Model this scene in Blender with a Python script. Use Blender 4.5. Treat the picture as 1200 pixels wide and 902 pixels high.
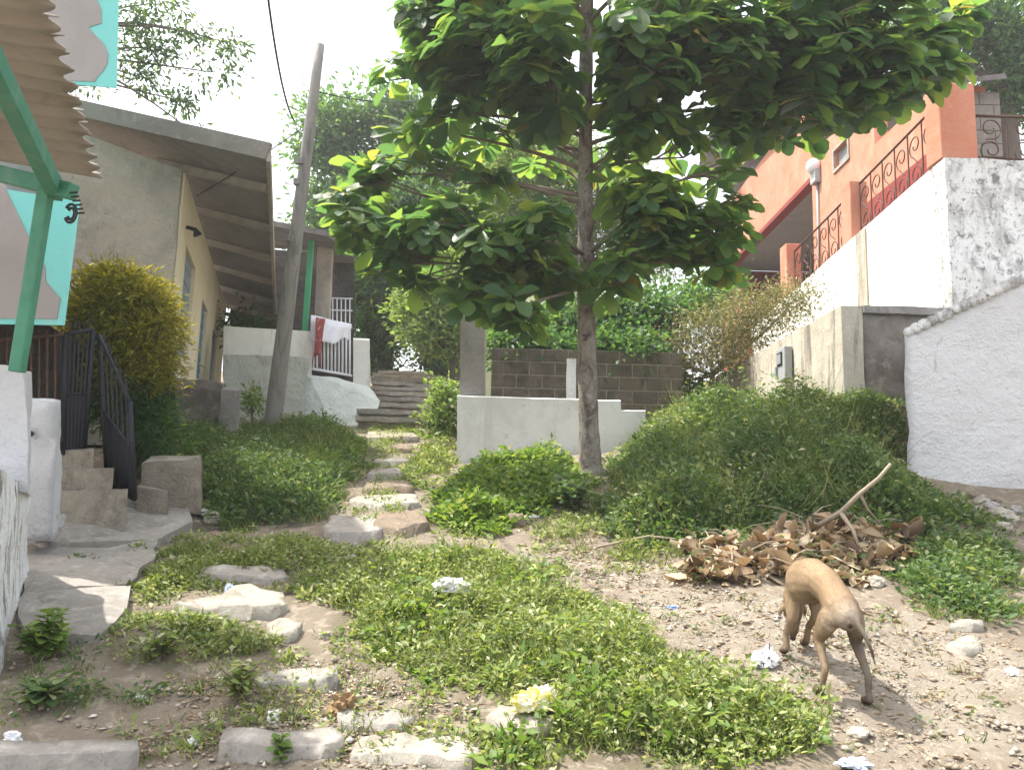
import bpy, bmesh, math, random
import numpy as np
from mathutils import Vector, Matrix, noise

random.seed(7)
rng = np.random.default_rng(7)
scene = bpy.context.scene
for o in list(bpy.data.objects):
    bpy.data.objects.remove(o)
COL = scene.collection
RAD = math.radians

# ------------------------------------------------------------------ camera, sky, sun, exposure
FPX = 933.0
EYE = Vector((0.0, 0.0, 1.5))
cam_data = bpy.data.cameras.new("camera")
cam = bpy.data.objects.new("camera", cam_data)
COL.objects.link(cam)
cam_data.sensor_fit = 'HORIZONTAL'
cam_data.sensor_width = 36.0
cam_data.lens = FPX / 1200.0 * 36.0
cam_data.clip_start = 0.05
cam_data.clip_end = 1000.0
CAM_R = Matrix.Rotation(RAD(90 + 8.0), 4, 'X') @ Matrix.Rotation(RAD(1.5), 4, 'Z')
cam.matrix_world = Matrix.Translation(EYE) @ CAM_R
scene.camera = cam

SUN_DIR = Vector((-0.44, 0.10, 0.89)).normalized()      # from the scene towards the sun
SUN_ELEV = math.asin(SUN_DIR.z)
SUN_AZ = math.atan2(SUN_DIR.x, SUN_DIR.y)
world = bpy.data.worlds.new("World")
scene.world = world
world.use_nodes = True
wn = world.node_tree.nodes
wl = world.node_tree.links
wn.clear()
w_out = wn.new('ShaderNodeOutputWorld')
w_bg = wn.new('ShaderNodeBackground')
w_sky = wn.new('ShaderNodeTexSky')
w_sky.sky_type = 'NISHITA'
w_sky.sun_disc = False
w_sky.sun_elevation = SUN_ELEV
w_sky.sun_rotation = SUN_AZ
w_sky.air_density = 1.0
w_sky.dust_density = 10.0
w_sky.ozone_density = 1.0
w_bg.inputs['Strength'].default_value = 0.15
w_mix = wn.new('ShaderNodeMix'); w_mix.data_type = 'RGBA'          # thin bright cloud over the blue
w_mix.inputs[0].default_value = 0.55
w_mix.inputs[7].default_value = (6.6, 6.8, 7.0, 1)
wl.new(w_sky.outputs[0], w_mix.inputs[6])
wl.new(w_mix.outputs[2], w_bg.inputs[0])
wl.new(w_bg.outputs[0], w_out.inputs[0])

sun_data = bpy.data.lights.new("sun", 'SUN')
sun_data.energy = 3.4
sun_data.angle = RAD(0.6)
sun_data.color = (1.0, 0.95, 0.87)
sun = bpy.data.objects.new("sun", sun_data)
COL.objects.link(sun)
sun.rotation_euler = SUN_DIR.to_track_quat('Z', 'Y').to_euler()
sun.location = (-8, 4, 20)

scene.view_settings.view_transform = 'Standard'
scene.view_settings.look = 'None'
scene.view_settings.gamma = 1.0
scene.view_settings.exposure = 1.44
scene.view_settings.use_curve_mapping = False
scene.cycles.max_bounces = 7
scene.cycles.diffuse_bounces = 4
scene.cycles.transmission_bounces = 5
scene.cycles.transparent_max_bounces = 6
scene.cycles.caustics_reflective = False
scene.cycles.caustics_refractive = False


# ------------------------------------------------------------------ helpers: survey points
def P(px, py, d):
    """a point of the place, surveyed from the photograph: sight line and distance"""
    v = Vector(((px - 600.0) / FPX * d, (451.0 - py) / FPX * d, -d))
    return cam.matrix_world @ v


CTRL_PX = [
    # lower path and lawn
    (0, 902, 2.7), (300, 895, 2.78), (600, 895, 2.78), (900, 895, 2.78), (1195, 895, 2.78),
    (150, 820, 3.2), (400, 820, 3.25), (650, 815, 3.25), (965, 806, 3.33), (1150, 800, 3.4),
    (300, 760, 3.72), (560, 755, 3.75), (800, 740, 3.85), (1180, 740, 4.0),
    (60, 745, 3.75), (100, 660, 4.9), (150, 600, 6.0), (200, 597, 6.1),
    (300, 690, 4.5), (480, 690, 4.5), (700, 680, 4.6), (900, 670, 4.7), (1100, 670, 4.8),
    (300, 640, 5.3), (430, 625, 5.6), (560, 630, 5.5), (700, 630, 5.45),
    (430, 590, 6.35), (440, 560, 7.4), (450, 520, 9.2), (560, 590, 6.5), (600, 555, 7.5),
    (692, 556, 7.5), (640, 535, 8.6), (460, 500, 11.0), (540, 545, 9.0), (730, 530, 9.0),
    (520, 500, 11.2), (470, 474, 14.0), (475, 446, 17.5), (520, 450, 17.5),
    # right mound
    (760, 640, 5.3), (900, 632, 5.4), (1000, 625, 5.4), (760, 560, 6.9), (860, 565, 6.6),
    (960, 535, 6.7), (1030, 550, 6.4), (820, 492, 8.7), (900, 482, 8.3), (980, 474, 7.6), (1040, 476, 7.2),
    (1063, 560, 6.6), (1130, 595, 6.1), (1200, 605, 6.0), (1195, 650, 5.2),
    # left mound
    (240, 625, 5.8), (300, 612, 6.1), (370, 590, 6.5), (250, 570, 7.0), (330, 560, 7.2), (390, 545, 8.0),
    (315, 514, 9.2), (230, 520, 8.4), (400, 515, 10.0), (130, 560, 6.9), (60, 545, 7.0),
    (300, 500, 10.5), (400, 498, 11.6),
]
CTRL_W = [
    (-14, -4, -0.6), (0, -4, -0.5), (14, -4, -0.5), (-7, -2, -0.1), (7, -2, -0.05), (0, 0.4, 0.0), (-3, 1, 0.2), (3, 1, 0.2),
    (-14, 4, 1.4), (-7, 4, 1.2), (8, 4, 1.1), (14, 4, 1.3), (-14, 10, 2.9), (-8, 10, 2.75), (7, 10, 2.6), (14, 10, 3.0),
    (-14, 18, 4.3), (-7, 17, 4.0), (6, 16, 3.6), (14, 18, 4.2), (-14, 26, 4.9), (0, 26, 4.7), (14, 26, 4.9), (0, 21, 4.55),
]
_cp = [P(*c) for c in CTRL_PX] + [Vector(c) for c in CTRL_W]
_CX = np.array([c.x for c in _cp]); _CY = np.array([c.y for c in _cp]); _CZ = np.array([c.z for c in _cp])


def _tps(r2):
    return np.where(r2 > 1e-9, 0.5 * r2 * np.log(np.maximum(r2, 1e-9)), 0.0)


_n = len(_CX)
_K = _tps((_CX[:, None] - _CX[None]) ** 2 + (_CY[:, None] - _CY[None]) ** 2) + np.eye(_n) * 0.12
_Pm = np.stack([np.ones(_n), _CX, _CY], 1)
_A = np.zeros((_n + 3, _n + 3)); _A[:_n, :_n] = _K; _A[:_n, _n:] = _Pm; _A[_n:, :_n] = _Pm.T
_W = np.linalg.solve(_A, np.concatenate([_CZ, np.zeros(3)]))
_waves = [(rng.uniform(2, 14), rng.uniform(0, 6.28), rng.uniform(0, 6.28)) for _ in range(22)]


def ZT(x, y):
    """ground height, vectorised"""
    x = np.asarray(x, float); y = np.asarray(y, float)
    xc = np.clip(x, -14, 14); yc = np.clip(y, -4, 26)
    z = _W[_n] + _W[_n + 1] * xc + _W[_n + 2] * yc
    for i in range(_n):
        z = z + _W[i] * _tps((xc - _CX[i]) ** 2 + (yc - _CY[i]) ** 2)
    b = 0
    for k, a, ph in _waves:
        b = b + np.sin(k * (x * math.cos(a) + y * math.sin(a)) + ph) / k
    return z + 0.016 * b


def zt(x, y):
    return float(ZT(np.array([x]), np.array([y]))[0])


def G(px, py, lift=0.0):
    """where the sight line through a photo pixel meets the ground"""
    a = P(px, py, 1.0) - EYE
    d = np.concatenate([np.arange(1.6, 10, 0.02), np.arange(10, 30, 0.1)])
    z = ZT(EYE.x + a.x * d, EYE.y + a.y * d) + lift
    s = EYE.z + a.z * d - z
    idx = np.where(s < 0)[0]
    i = idx[0] if len(idx) else len(d) - 1
    dd = d[i]
    if 0 < i and len(idx):
        t = s[i - 1] / (s[i - 1] - s[i]); dd = d[i - 1] + t * (d[i] - d[i - 1])
    return EYE + a * float(dd)


# ------------------------------------------------------------------ helpers: materials
def material(name, base, rough=0.85, layers=(), bump=None, spec=0.3, metallic=0.0, transl=None, island=None, vcol=False):
    m = bpy.data.materials.new(name); m.use_nodes = True
    nt = m.node_tree; N = nt.nodes; L = nt.links
    b = N['Principled BSDF']; out = N['Material Output']
    b.inputs['Roughness'].default_value = rough
    b.inputs['Metallic'].default_value = metallic
    b.inputs['Specular IOR Level'].default_value = spec
    tc = N.new('ShaderNodeTexCoord')
    rgb = N.new('ShaderNodeRGB'); rgb.outputs[0].default_value = (*base, 1); cur = rgb.outputs[0]
    if vcol:
        at = N.new('ShaderNodeVertexColor'); at.layer_name = 'tint'; cur = at.outputs['Color']
    if island:
        geo = N.new('ShaderNodeNewGeometry'); cr = N.new('ShaderNodeValToRGB')
        while len(cr.color_ramp.elements) < len(island):
            cr.color_ramp.elements.new(0.5)
        for e, (p, c) in zip(cr.color_ramp.elements, island):
            e.position = p; e.color = (*c, 1)
        L.new(geo.outputs['Random Per Island'], cr.inputs[0]); cur = cr.outputs[0]
    for ly in layers:
        sc, col, lo, hi = ly[:4]
        st = ly[4] if len(ly) > 4 else (1, 1, 1)
        kind = ly[5] if len(ly) > 5 else 'noise'
        mp = N.new('ShaderNodeMapping'); mp.inputs['Scale'].default_value = st
        mp.inputs['Location'].default_value = (random.uniform(-9, 9), random.uniform(-9, 9), random.uniform(-9, 9))
        L.new(tc.outputs['Object'], mp.inputs[0])
        nz = N.new('ShaderNodeTexNoise'); nz.inputs['Scale'].default_value = sc
        nz.inputs['Detail'].default_value = 8; nz.inputs['Roughness'].default_value = 0.65
        nz.inputs['Distortion'].default_value = 0.6 if kind == 'noise' else 0.0
        L.new(mp.outputs[0], nz.inputs['Vector'])
        mr = N.new('ShaderNodeMapRange'); mr.inputs[1].default_value = lo; mr.inputs[2].default_value = hi
        L.new(nz.outputs['Fac'], mr.inputs[0])
        mx = N.new('ShaderNodeMix'); mx.data_type = 'RGBA'
        L.new(mr.outputs[0], mx.inputs[0]); L.new(cur, mx.inputs[6]); mx.inputs[7].default_value = (*col, 1)
        cur = mx.outputs[2]
    L.new(cur, b.inputs['Base Color'])
    if bump:
        prev = None
        for sc, stg in bump:
            nz = N.new('ShaderNodeTexNoise'); nz.inputs['Scale'].default_value = sc
            nz.inputs['Detail'].default_value = 9; nz.inputs['Roughness'].default_value = 0.7
            L.new(tc.outputs['Object'], nz.inputs['Vector'])
            bp = N.new('ShaderNodeBump'); bp.inputs['Strength'].default_value = stg; bp.inputs['Distance'].default_value = 0.5 / sc
            L.new(nz.outputs['Fac'], bp.inputs['Height'])
            if prev: L.new(prev, bp.inputs['Normal'])
            prev = bp.outputs[0]
        L.new(prev, b.inputs['Normal'])
    if transl:
        fac, tint = transl
        tr = N.new('ShaderNodeBsdfTranslucent'); ms = N.new('ShaderNodeMixShader')
        mm = N.new('ShaderNodeMix'); mm.data_type = 'RGBA'; mm.blend_type = 'MULTIPLY'; mm.inputs[0].default_value = 1
        L.new(cur, mm.inputs[6]); mm.inputs[7].default_value = (*tint, 1)
        mm.clamp_result = False
        L.new(mm.outputs[2], tr.inputs['Color'])
        ms.inputs[0].default_value = fac
        L.new(b.outputs[0], ms.inputs[1]); L.new(tr.outputs[0], ms.inputs[2]); L.new(ms.outputs[0], out.inputs['Surface'])
    return m


M = {}
def mk(key, *a, **k):
    M[key] = material(key, *a, **k)


mk('soil', (0.30, 0.25, 0.19), 0.95, vcol=True, layers=[(1.6, (0.20, 0.16, 0.12), 0.45, 0.75), (14, (0.42, 0.36, 0.29), 0.52, 0.75), (60, (0.16, 0.13, 0.10), 0.55, 0.8)], bump=[(9, .8), (45, .8), (160, .6)])
mk('concrete', (0.30, 0.28, 0.25), 0.9, layers=[(6, (0.17, 0.155, 0.135), 0.54, 0.72), (2.2, (0.22, 0.20, 0.18), 0.4, 0.7), (12, (0.42, 0.40, 0.36), 0.5, 0.75), (40, (0.17, 0.155, 0.14), 0.58, 0.75)], bump=[(7, .5), (50, .5)])
mk('old_concrete', (0.36, 0.32, 0.26), 0.95, layers=[(2.5, (0.19, 0.165, 0.13), 0.42, 0.68), (6, (0.10, 0.09, 0.075), 0.54, 0.72, (1, 1, .25)), (25, (0.40, 0.36, 0.30), 0.52, 0.75)], bump=[(5, .7), (30, .8)])
mk('pale_stone', (0.35, 0.325, 0.275), 0.92, layers=[(4, (0.23, 0.205, 0.165), 0.45, 0.72), (9, (0.15, 0.135, 0.105), 0.56, 0.74), (30, (0.44, 0.415, 0.36), 0.52, 0.75)], bump=[(8, .6), (50, .6)])
mk('brown_stone', (0.24, 0.19, 0.14), 0.95, layers=[(5, (0.15, 0.12, 0.09), 0.45, 0.72), (30, (0.34, 0.29, 0.22), 0.55, 0.75)], bump=[(8, .8), (50, .7)])
mk('pebble', (0.4, 0.36, 0.3), 0.9, island=[(0, (0.18, 0.145, 0.11)), (.6, (0.30, 0.255, 0.20)), (.9, (0.40, 0.355, 0.29)), (1, (0.55, 0.51, 0.45))], bump=[(60, .5)])
mk('whitewash', (0.70, 0.715, 0.745), 0.9, layers=[(4, (0.62, 0.63, 0.65), 0.52, 0.72), (2.0, (0.70, 0.72, 0.75), 0.42, 0.7), (5, (0.38, 0.37, 0.36), 0.65, 0.76, (1, 1, .5)), (26, (0.42, 0.41, 0.39), 0.66, 0.74)], bump=[(5, .8), (22, .8), (90, .4)])
mk('flaking_whitewash', (0.80, 0.81, 0.82), 0.9, layers=[(7, (0.25, 0.23, 0.22), 0.53, 0.60, (2.2, 2.2, .35)), (30, (0.33, 0.31, 0.30), 0.58, 0.68, (1, 1, .35))], bump=[(14, .9), (60, .6)])
mk('mouldy_whitewash', (0.74, 0.74, 0.74), 0.92, layers=[(1.6, (0.60, 0.60, 0.58), 0.4, 0.7), (4.5, (0.34, 0.335, 0.33), 0.48, 0.66, (1, 1, .5)), (9, (0.20, 0.195, 0.19), 0.54, 0.66, (1, 1, .7)), (26, (0.15, 0.145, 0.14), 0.57, 0.67)], bump=[(6, .7), (30, .7)])
mk('white_plaster', (0.80, 0.80, 0.76), 0.85, layers=[(5, (0.50, 0.48, 0.42), 0.56, 0.76, (1, 1, .10)), (1.3, (0.74, 0.73, 0.66), 0.45, 0.75), (3, (0.38, 0.37, 0.32), 0.64, 0.80, (1, 1, .3)), (9, (0.45, 0.43, 0.38), 0.66, 0.8, (1, 1, .5))], bump=[(9, .3), (50, .3)])
mk('white_paint', (0.76, 0.77, 0.78), 0.75, layers=[(4, (0.52, 0.52, 0.50), 0.55, 0.75, (1, 1, .14)), (2, (0.64, 0.64, 0.63), 0.46, 0.68), (17, (0.40, 0.39, 0.36), 0.62, 0.74), (3, (0.66, 0.67, 0.67), 0.5, 0.75), (14, (0.5, 0.5, 0.48), 0.66, 0.8)], bump=[(20, .3)])
mk('pale_green_wash', (0.62, 0.66, 0.62), 0.9, layers=[(2.5, (0.48, 0.52, 0.48), 0.42, 0.7), (5, (0.25, 0.26, 0.23), 0.58, 0.72, (1, 1, .5)), (22, (0.72, 0.74, 0.71), 0.55, 0.75)], bump=[(5, .8), (30, .6)])
mk('streaked_cement', (0.46, 0.43, 0.36), 0.95, layers=[(2, (0.34, 0.31, 0.25), 0.42, 0.7), (5, (0.15, 0.14, 0.115), 0.53, 0.68, (1, 1.6, .12)), (20, (0.55, 0.53, 0.46), 0.6, 0.78)], bump=[(8, .4), (40, .4)])
mk('rubble_wall', (0.27, 0.245, 0.22), 0.95, layers=[(3, (0.15, 0.13, 0.11), 0.45, 0.65), (9, (0.38, 0.35, 0.31), 0.54, 0.72)], bump=[(5, 1), (18, 1), (60, .6)])
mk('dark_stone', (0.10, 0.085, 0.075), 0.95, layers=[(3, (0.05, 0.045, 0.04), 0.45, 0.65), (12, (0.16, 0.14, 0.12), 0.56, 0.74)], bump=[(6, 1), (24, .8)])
mk('gable_cement', (0.54, 0.475, 0.395), 0.95, layers=[(1.2, (0.36, 0.33, 0.29), 0.42, 0.62), (3.5, (0.58, 0.55, 0.49), 0.52, 0.72), (22, (0.24, 0.22, 0.2), 0.60, 0.75)], bump=[(4, .7), (18, .8), (70, .4)])
mk('cream_paint', (0.80, 0.73, 0.54), 0.8, layers=[(2, (0.72, 0.65, 0.48), 0.45, 0.7), (7, (0.44, 0.38, 0.27), 0.64, 0.8, (1, 1, .4))], bump=[(14, .3)])
mk('blue_paint', (0.13, 0.25, 0.36), 0.6, layers=[(6, (0.19, 0.30, 0.40), 0.5, 0.75, (1, 1, .3))])
mk('blue_grey_paint', (0.30, 0.37, 0.44), 0.6, layers=[(6, (0.22, 0.29, 0.37), 0.5, 0.75, (1, 1, .3))])
mk('roof_sheet', (0.21, 0.19, 0.17), 0.9, layers=[(2, (0.14, 0.125, 0.11), 0.42, 0.68), (10, (0.28, 0.255, 0.23), 0.55, 0.75)], bump=[(20, .3)])
mk('corrugated_sheet', (0.28, 0.25, 0.22), 0.85, layers=[(2, (0.20, 0.178, 0.158), 0.42, 0.7), (9, (0.20, 0.17, 0.14), 0.60, 0.76)], bump=[(30, .2)])
mk('raw_wood', (0.34, 0.30, 0.25), 0.85, layers=[(5, (0.24, 0.21, 0.17), 0.45, 0.7)], bump=[(30, .3)])
mk('pole_wood', (0.25, 0.235, 0.22), 0.9, layers=[(8, (0.13, 0.12, 0.115), 0.48, 0.68, (1, 1, .08)), (4, (0.35, 0.33, 0.31), 0.55, 0.75, (1, 1, .2))], bump=[(20, .6)])
mk('green_paint', (0.055, 0.20, 0.13), 0.6, spec=.25, layers=[(28, (0.13, 0.10, 0.07), 0.63, 0.70), (7, (0.11, 0.24, 0.17), 0.52, 0.7, (1, 1, .3)), (5, (0.08, 0.26, 0.17), 0.5, 0.7)])
mk('bright_green_paint', (0.07, 0.38, 0.19), 0.5)
mk('turquoise_paint', (0.17, 0.50, 0.48), 0.8, spec=.15, layers=[(6, (0.26, 0.52, 0.50), 0.55, 0.75, (1, 1, .2)), (25, (0.40, 0.50, 0.48), 0.64, 0.72), (2, (0.17, 0.53, 0.51), 0.45, 0.7), (18, (0.24, 0.56, 0.54), 0.6, 0.8)], bump=[(30, .15)])
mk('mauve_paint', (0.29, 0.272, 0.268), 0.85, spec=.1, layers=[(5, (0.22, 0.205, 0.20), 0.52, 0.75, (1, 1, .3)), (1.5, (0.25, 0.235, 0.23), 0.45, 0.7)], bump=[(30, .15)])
mk('dark_iron', (0.022, 0.022, 0.028), 0.6, layers=[(10, (0.06, 0.04, 0.03), 0.58, 0.75)])
mk('blue_black_iron', (0.016, 0.018, 0.026), 0.65, layers=[(7, (0.035, 0.03, 0.03), 0.5, 0.75)])
mk('rusty_iron', (0.07, 0.04, 0.032), 0.75, layers=[(14, (0.16, 0.075, 0.045), 0.5, 0.72)])
mk('white_iron', (0.72, 0.74, 0.80), 0.5)
mk('orange_paint', (0.48, 0.225, 0.155), 0.9, spec=.1, layers=[(9, (0.40, 0.20, 0.14), 0.52, 0.74, (1, 1, .12)), (3.5, (0.56, 0.31, 0.23), 0.52, 0.72, (1, 1, .4)), (2, (0.46, 0.17, 0.105), 0.45, 0.7), (7, (0.56, 0.27, 0.185), 0.56, 0.76), (11, (0.42, 0.17, 0.10), 0.66, 0.8, (1, 1, .4))], bump=[(18, .35)])
mk('dark_red_paint', (0.22, 0.032, 0.026), 0.7, layers=[(3, (0.17, 0.026, 0.02), 0.45, 0.7)])
mk('roof_tile', (0.19, 0.18, 0.175), 0.9, layers=[(3, (0.10, 0.085, 0.08), 0.42, 0.68), (12, (0.28, 0.23, 0.2), 0.58, 0.75)], bump=[(12, .6)])
mk('grey_block', (0.24, 0.215, 0.19), 0.95, layers=[(3, (0.16, 0.14, 0.12), 0.42, 0.68), (16, (0.31, 0.285, 0.25), 0.55, 0.75)], bump=[(30, .8)])
mk('brown_block', (0.115, 0.095, 0.072), 0.95, layers=[(5, (0.03, 0.035, 0.02), 0.52, 0.66), (9, (0.22, 0.20, 0.17), 0.60, 0.72), (2.5, (0.05, 0.05, 0.035), 0.42, 0.65), (14, (0.17, 0.14, 0.11), 0.55, 0.75)], bump=[(30, .8)])
mk('mortar', (0.24, 0.22, 0.18), 0.95, layers=[(6, (0.12, 0.11, 0.09), 0.45, 0.7)], bump=[(30, .5)])
mk('column_cement', (0.30, 0.285, 0.27), 0.95, layers=[(2, (0.20, 0.185, 0.18), 0.42, 0.65), (8, (0.12, 0.11, 0.105), 0.57, 0.72, (1, 1, .2)), (24, (0.38, 0.36, 0.34), 0.56, 0.75)], bump=[(12, .5), (50, .4)])
mk('pale_yellow_paint', (0.62, 0.66, 0.42), 0.8, layers=[(2, (0.52, 0.56, 0.36), 0.45, 0.7)])
mk('bark', (0.33, 0.29, 0.245), 0.95, layers=[(9, (0.13, 0.105, 0.085), 0.46, 0.62, (1, 1, .5)), (20, (0.40, 0.37, 0.335), 0.54, 0.66), (6, (0.08, 0.065, 0.055), 0.60, 0.68, (1, 1, 1.4)), (45, (0.12, 0.10, 0.085), 0.56, 0.7)], bump=[(14, 1), (60, 1), (9, .8)])
mk('branch_bark', (0.20, 0.165, 0.13), 0.95, layers=[(9, (0.13, 0.105, 0.085), 0.46, 0.7)], bump=[(30, .6)])
mk('dead_wood', (0.29, 0.24, 0.185), 0.9, layers=[(9, (0.26, 0.21, 0.16), 0.48, 0.7, (1, 1, .3))], bump=[(30, .5)])
mk('dark_bark', (0.11, 0.09, 0.075), 0.95, bump=[(20, .6)])
mk('cable', (0.02, 0.02, 0.022), 0.6)
mk('glass_dark', (0.06, 0.07, 0.075), 0.15, spec=.6)
mk('meter_grey', (0.30, 0.32, 0.33), 0.5, layers=[(8, (0.33, 0.35, 0.36), 0.5, 0.75)])
mk('window_grey', (0.24, 0.26, 0.27), 0.5)
mk('plastic_white', (0.70, 0.71, 0.73), 0.35, spec=.5, transl=(0.25, (1, 1, 1)))
mk('plastic_print', (0.80, 0.82, 0.84), 0.35, spec=.5, layers=[(22, (0.03, 0.035, 0.05), 0.55, 0.60), (30, (0.25, 0.33, 0.5), 0.64, 0.68)])
mk('plastic_yellow', (0.80, 0.78, 0.60), 0.4, spec=.5, layers=[(9, (0.78, 0.68, 0.10), 0.50, 0.56)], transl=(0.2, (1, 1, 1)))
mk('plastic_blue', (0.14, 0.24, 0.52), 0.4, spec=.5, layers=[(30, (0.5, 0.58, 0.72), 0.56, 0.62)])
mk('plastic_pale_blue', (0.45, 0.55, 0.68), 0.4, spec=.5, layers=[(26, (0.72, 0.76, 0.8), 0.52, 0.62)])
mk('paper', (0.76, 0.77, 0.78), 0.8)
mk('towel_white', (0.76, 0.78, 0.86), 0.95, layers=[(8, (0.66, 0.68, 0.78), 0.52, 0.66)], bump=[(80, .4)])
mk('towel_red', (0.26, 0.06, 0.055), 0.95, layers=[(18, (0.55, 0.35, 0.30), 0.56, 0.66)], bump=[(80, .4)])
mk('husk', (0.25, 0.16, 0.085), 0.95, layers=[(14, (0.14, 0.09, 0.05), 0.46, 0.7, (1, 1, .3)), (30, (0.36, 0.26, 0.15), 0.56, 0.74)], bump=[(40, .9)])
mk('dead_leaf', (0.3, 0.2, 0.1), 0.8, island=[(0, (0.10, 0.07, 0.045)), (.25, (0.24, 0.175, 0.11)), (.55, (0.37, 0.285, 0.185)), (.85, (0.47, 0.38, 0.26)), (1, (0.54, 0.48, 0.37))], transl=(0.15, (1.2, .9, .6)), layers=[(30, (0.18, 0.10, 0.05), 0.55, 0.75)])
mk('almond_leaf', (0.05, 0.12, 0.03), 0.42, spec=.45, island=[(0, (0.040, 0.092, 0.048)), (.35, (0.055, 0.115, 0.050)), (.65, (0.080, 0.145, 0.048)), (.92, (0.105, 0.165, 0.048)), (.985, (0.14, 0.175, 0.05)), (1, (0.15, 0.11, 0.045))], transl=(0.56, (2.6, 2.4, 1.1)))
mk('tree_leaf_dark', (0.03, 0.08, 0.03), 0.5, island=[(0, (0.036, 0.085, 0.038)), (.6, (0.060, 0.125, 0.046)), (1, (0.11, 0.18, 0.06))], transl=(0.42, (2.2, 2.2, 1.0)))
mk('tree_leaf_light', (0.10, 0.17, 0.05), 0.5, island=[(0, (0.10, 0.16, 0.045)), (.6, (0.15, 0.225, 0.065)), (1, (0.24, 0.30, 0.10))], transl=(0.4, (1.9, 1.9, 1.0)))
mk('tree_leaf_fine', (0.06, 0.11, 0.05), 0.5, island=[(0, (0.04, 0.08, 0.04)), (.7, (0.07, 0.12, 0.055)), (1, (0.13, 0.19, 0.06))], transl=(0.4, (1.9, 1.9, 1.0)))
mk('weed_leaf', (0.07, 0.13, 0.03), 0.55, island=[(0, (0.085, 0.125, 0.040)), (.35, (0.15, 0.205, 0.058)), (.7, (0.22, 0.275, 0.088)), (.87, (0.31, 0.33, 0.16)), (1, (0.46, 0.45, 0.33))], transl=(0.35, (1.7, 1.7, .8)))
mk('weed_leaf_dark', (0.04, 0.1, 0.03), 0.55, island=[(0, (0.045, 0.088, 0.036)), (.45, (0.078, 0.136, 0.048)), (.8, (0.13, 0.19, 0.066)), (1, (0.28, 0.29, 0.16))], transl=(0.35, (1.7, 1.8, .8)))
mk('weed_leaf_bright', (0.09, 0.17, 0.03), 0.5, island=[(0, (0.075, 0.135, 0.032)), (.5, (0.125, 0.205, 0.045)), (.9, (0.19, 0.265, 0.065)), (1, (0.30, 0.31, 0.13))], transl=(0.4, (1.8, 1.8, .8)))
mk('grass_blade', (0.07, 0.13, 0.03), 0.55, island=[(0, (0.075, 0.12, 0.035)), (.5, (0.13, 0.185, 0.05)), (.8, (0.21, 0.235, 0.085)), (1, (0.42, 0.37, 0.21))], transl=(0.4, (1.7, 1.7, .8)))
mk('dry_twig_leaf', (0.2, 0.19, 0.09), 0.7, island=[(0, (0.08, 0.10, 0.04)), (.5, (0.15, 0.16, 0.07)), (.8, (0.25, 0.21, 0.12)), (1, (0.46, 0.40, 0.31))], transl=(0.3, (1.6, 1.6, .9)))
mk('yellow_leaf', (0.2, 0.2, 0.03), 0.55, island=[(0, (0.13, 0.145, 0.028)), (.5, (0.27, 0.26, 0.035)), (1, (0.42, 0.37, 0.05))], transl=(0.35, (1.7, 1.6, .7)))
mk('dog_fur', (0.4, 0.27, 0.15), 0.95, spec=.12, vcol=True, layers=[(45, (0.19, 0.12, 0.065), 0.54, 0.82), (7, (0.20, 0.13, 0.075), 0.54, 0.8), (5, (0.36, 0.28, 0.19), 0.58, 0.8)], bump=[(40, .3), (220, .8)])
mk('dog_nose', (0.02, 0.018, 0.016), 0.4)
mk('dog_eye', (0.015, 0.01, 0.008), 0.1)


# ------------------------------------------------------------------ helpers: objects
def tag(o, label=None, cat=None, group=None, kind=None):
    if label: o['label'] = label
    if cat: o['category'] = cat
    if group: o['group'] = group
    if kind: o['kind'] = kind
    return o


def thing(name, label, cat, base, group=None):
    o = bpy.data.objects.new(name, None)
    o.empty_display_size = 0.2
    COL.objects.link(o); o.location = base
    return tag(o, label, cat, group)


def world_of(o):
    v = Vector((0, 0, 0))
    while o is not None:
        v = v + o.location; o = o.parent
    return v


def link_mesh(name, me, mat, parent=None, base=None, label=None):
    """me holds world coordinates; shift it to the object's own origin"""
    o = bpy.data.objects.new(name, me)
    COL.objects.link(o)
    if mat is not None: me.materials.append(mat if not isinstance(mat, str) else M[mat])
    off = Vector((0, 0, 0))
    if parent is not None:
        off = world_of(parent); o.parent = parent
    elif base is not None:
        off = Vector(base); o.location = off
    if off.length > 0: me.transform(Matrix.Translation(-off))
    if label: o['label'] = label
    return o


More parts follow.
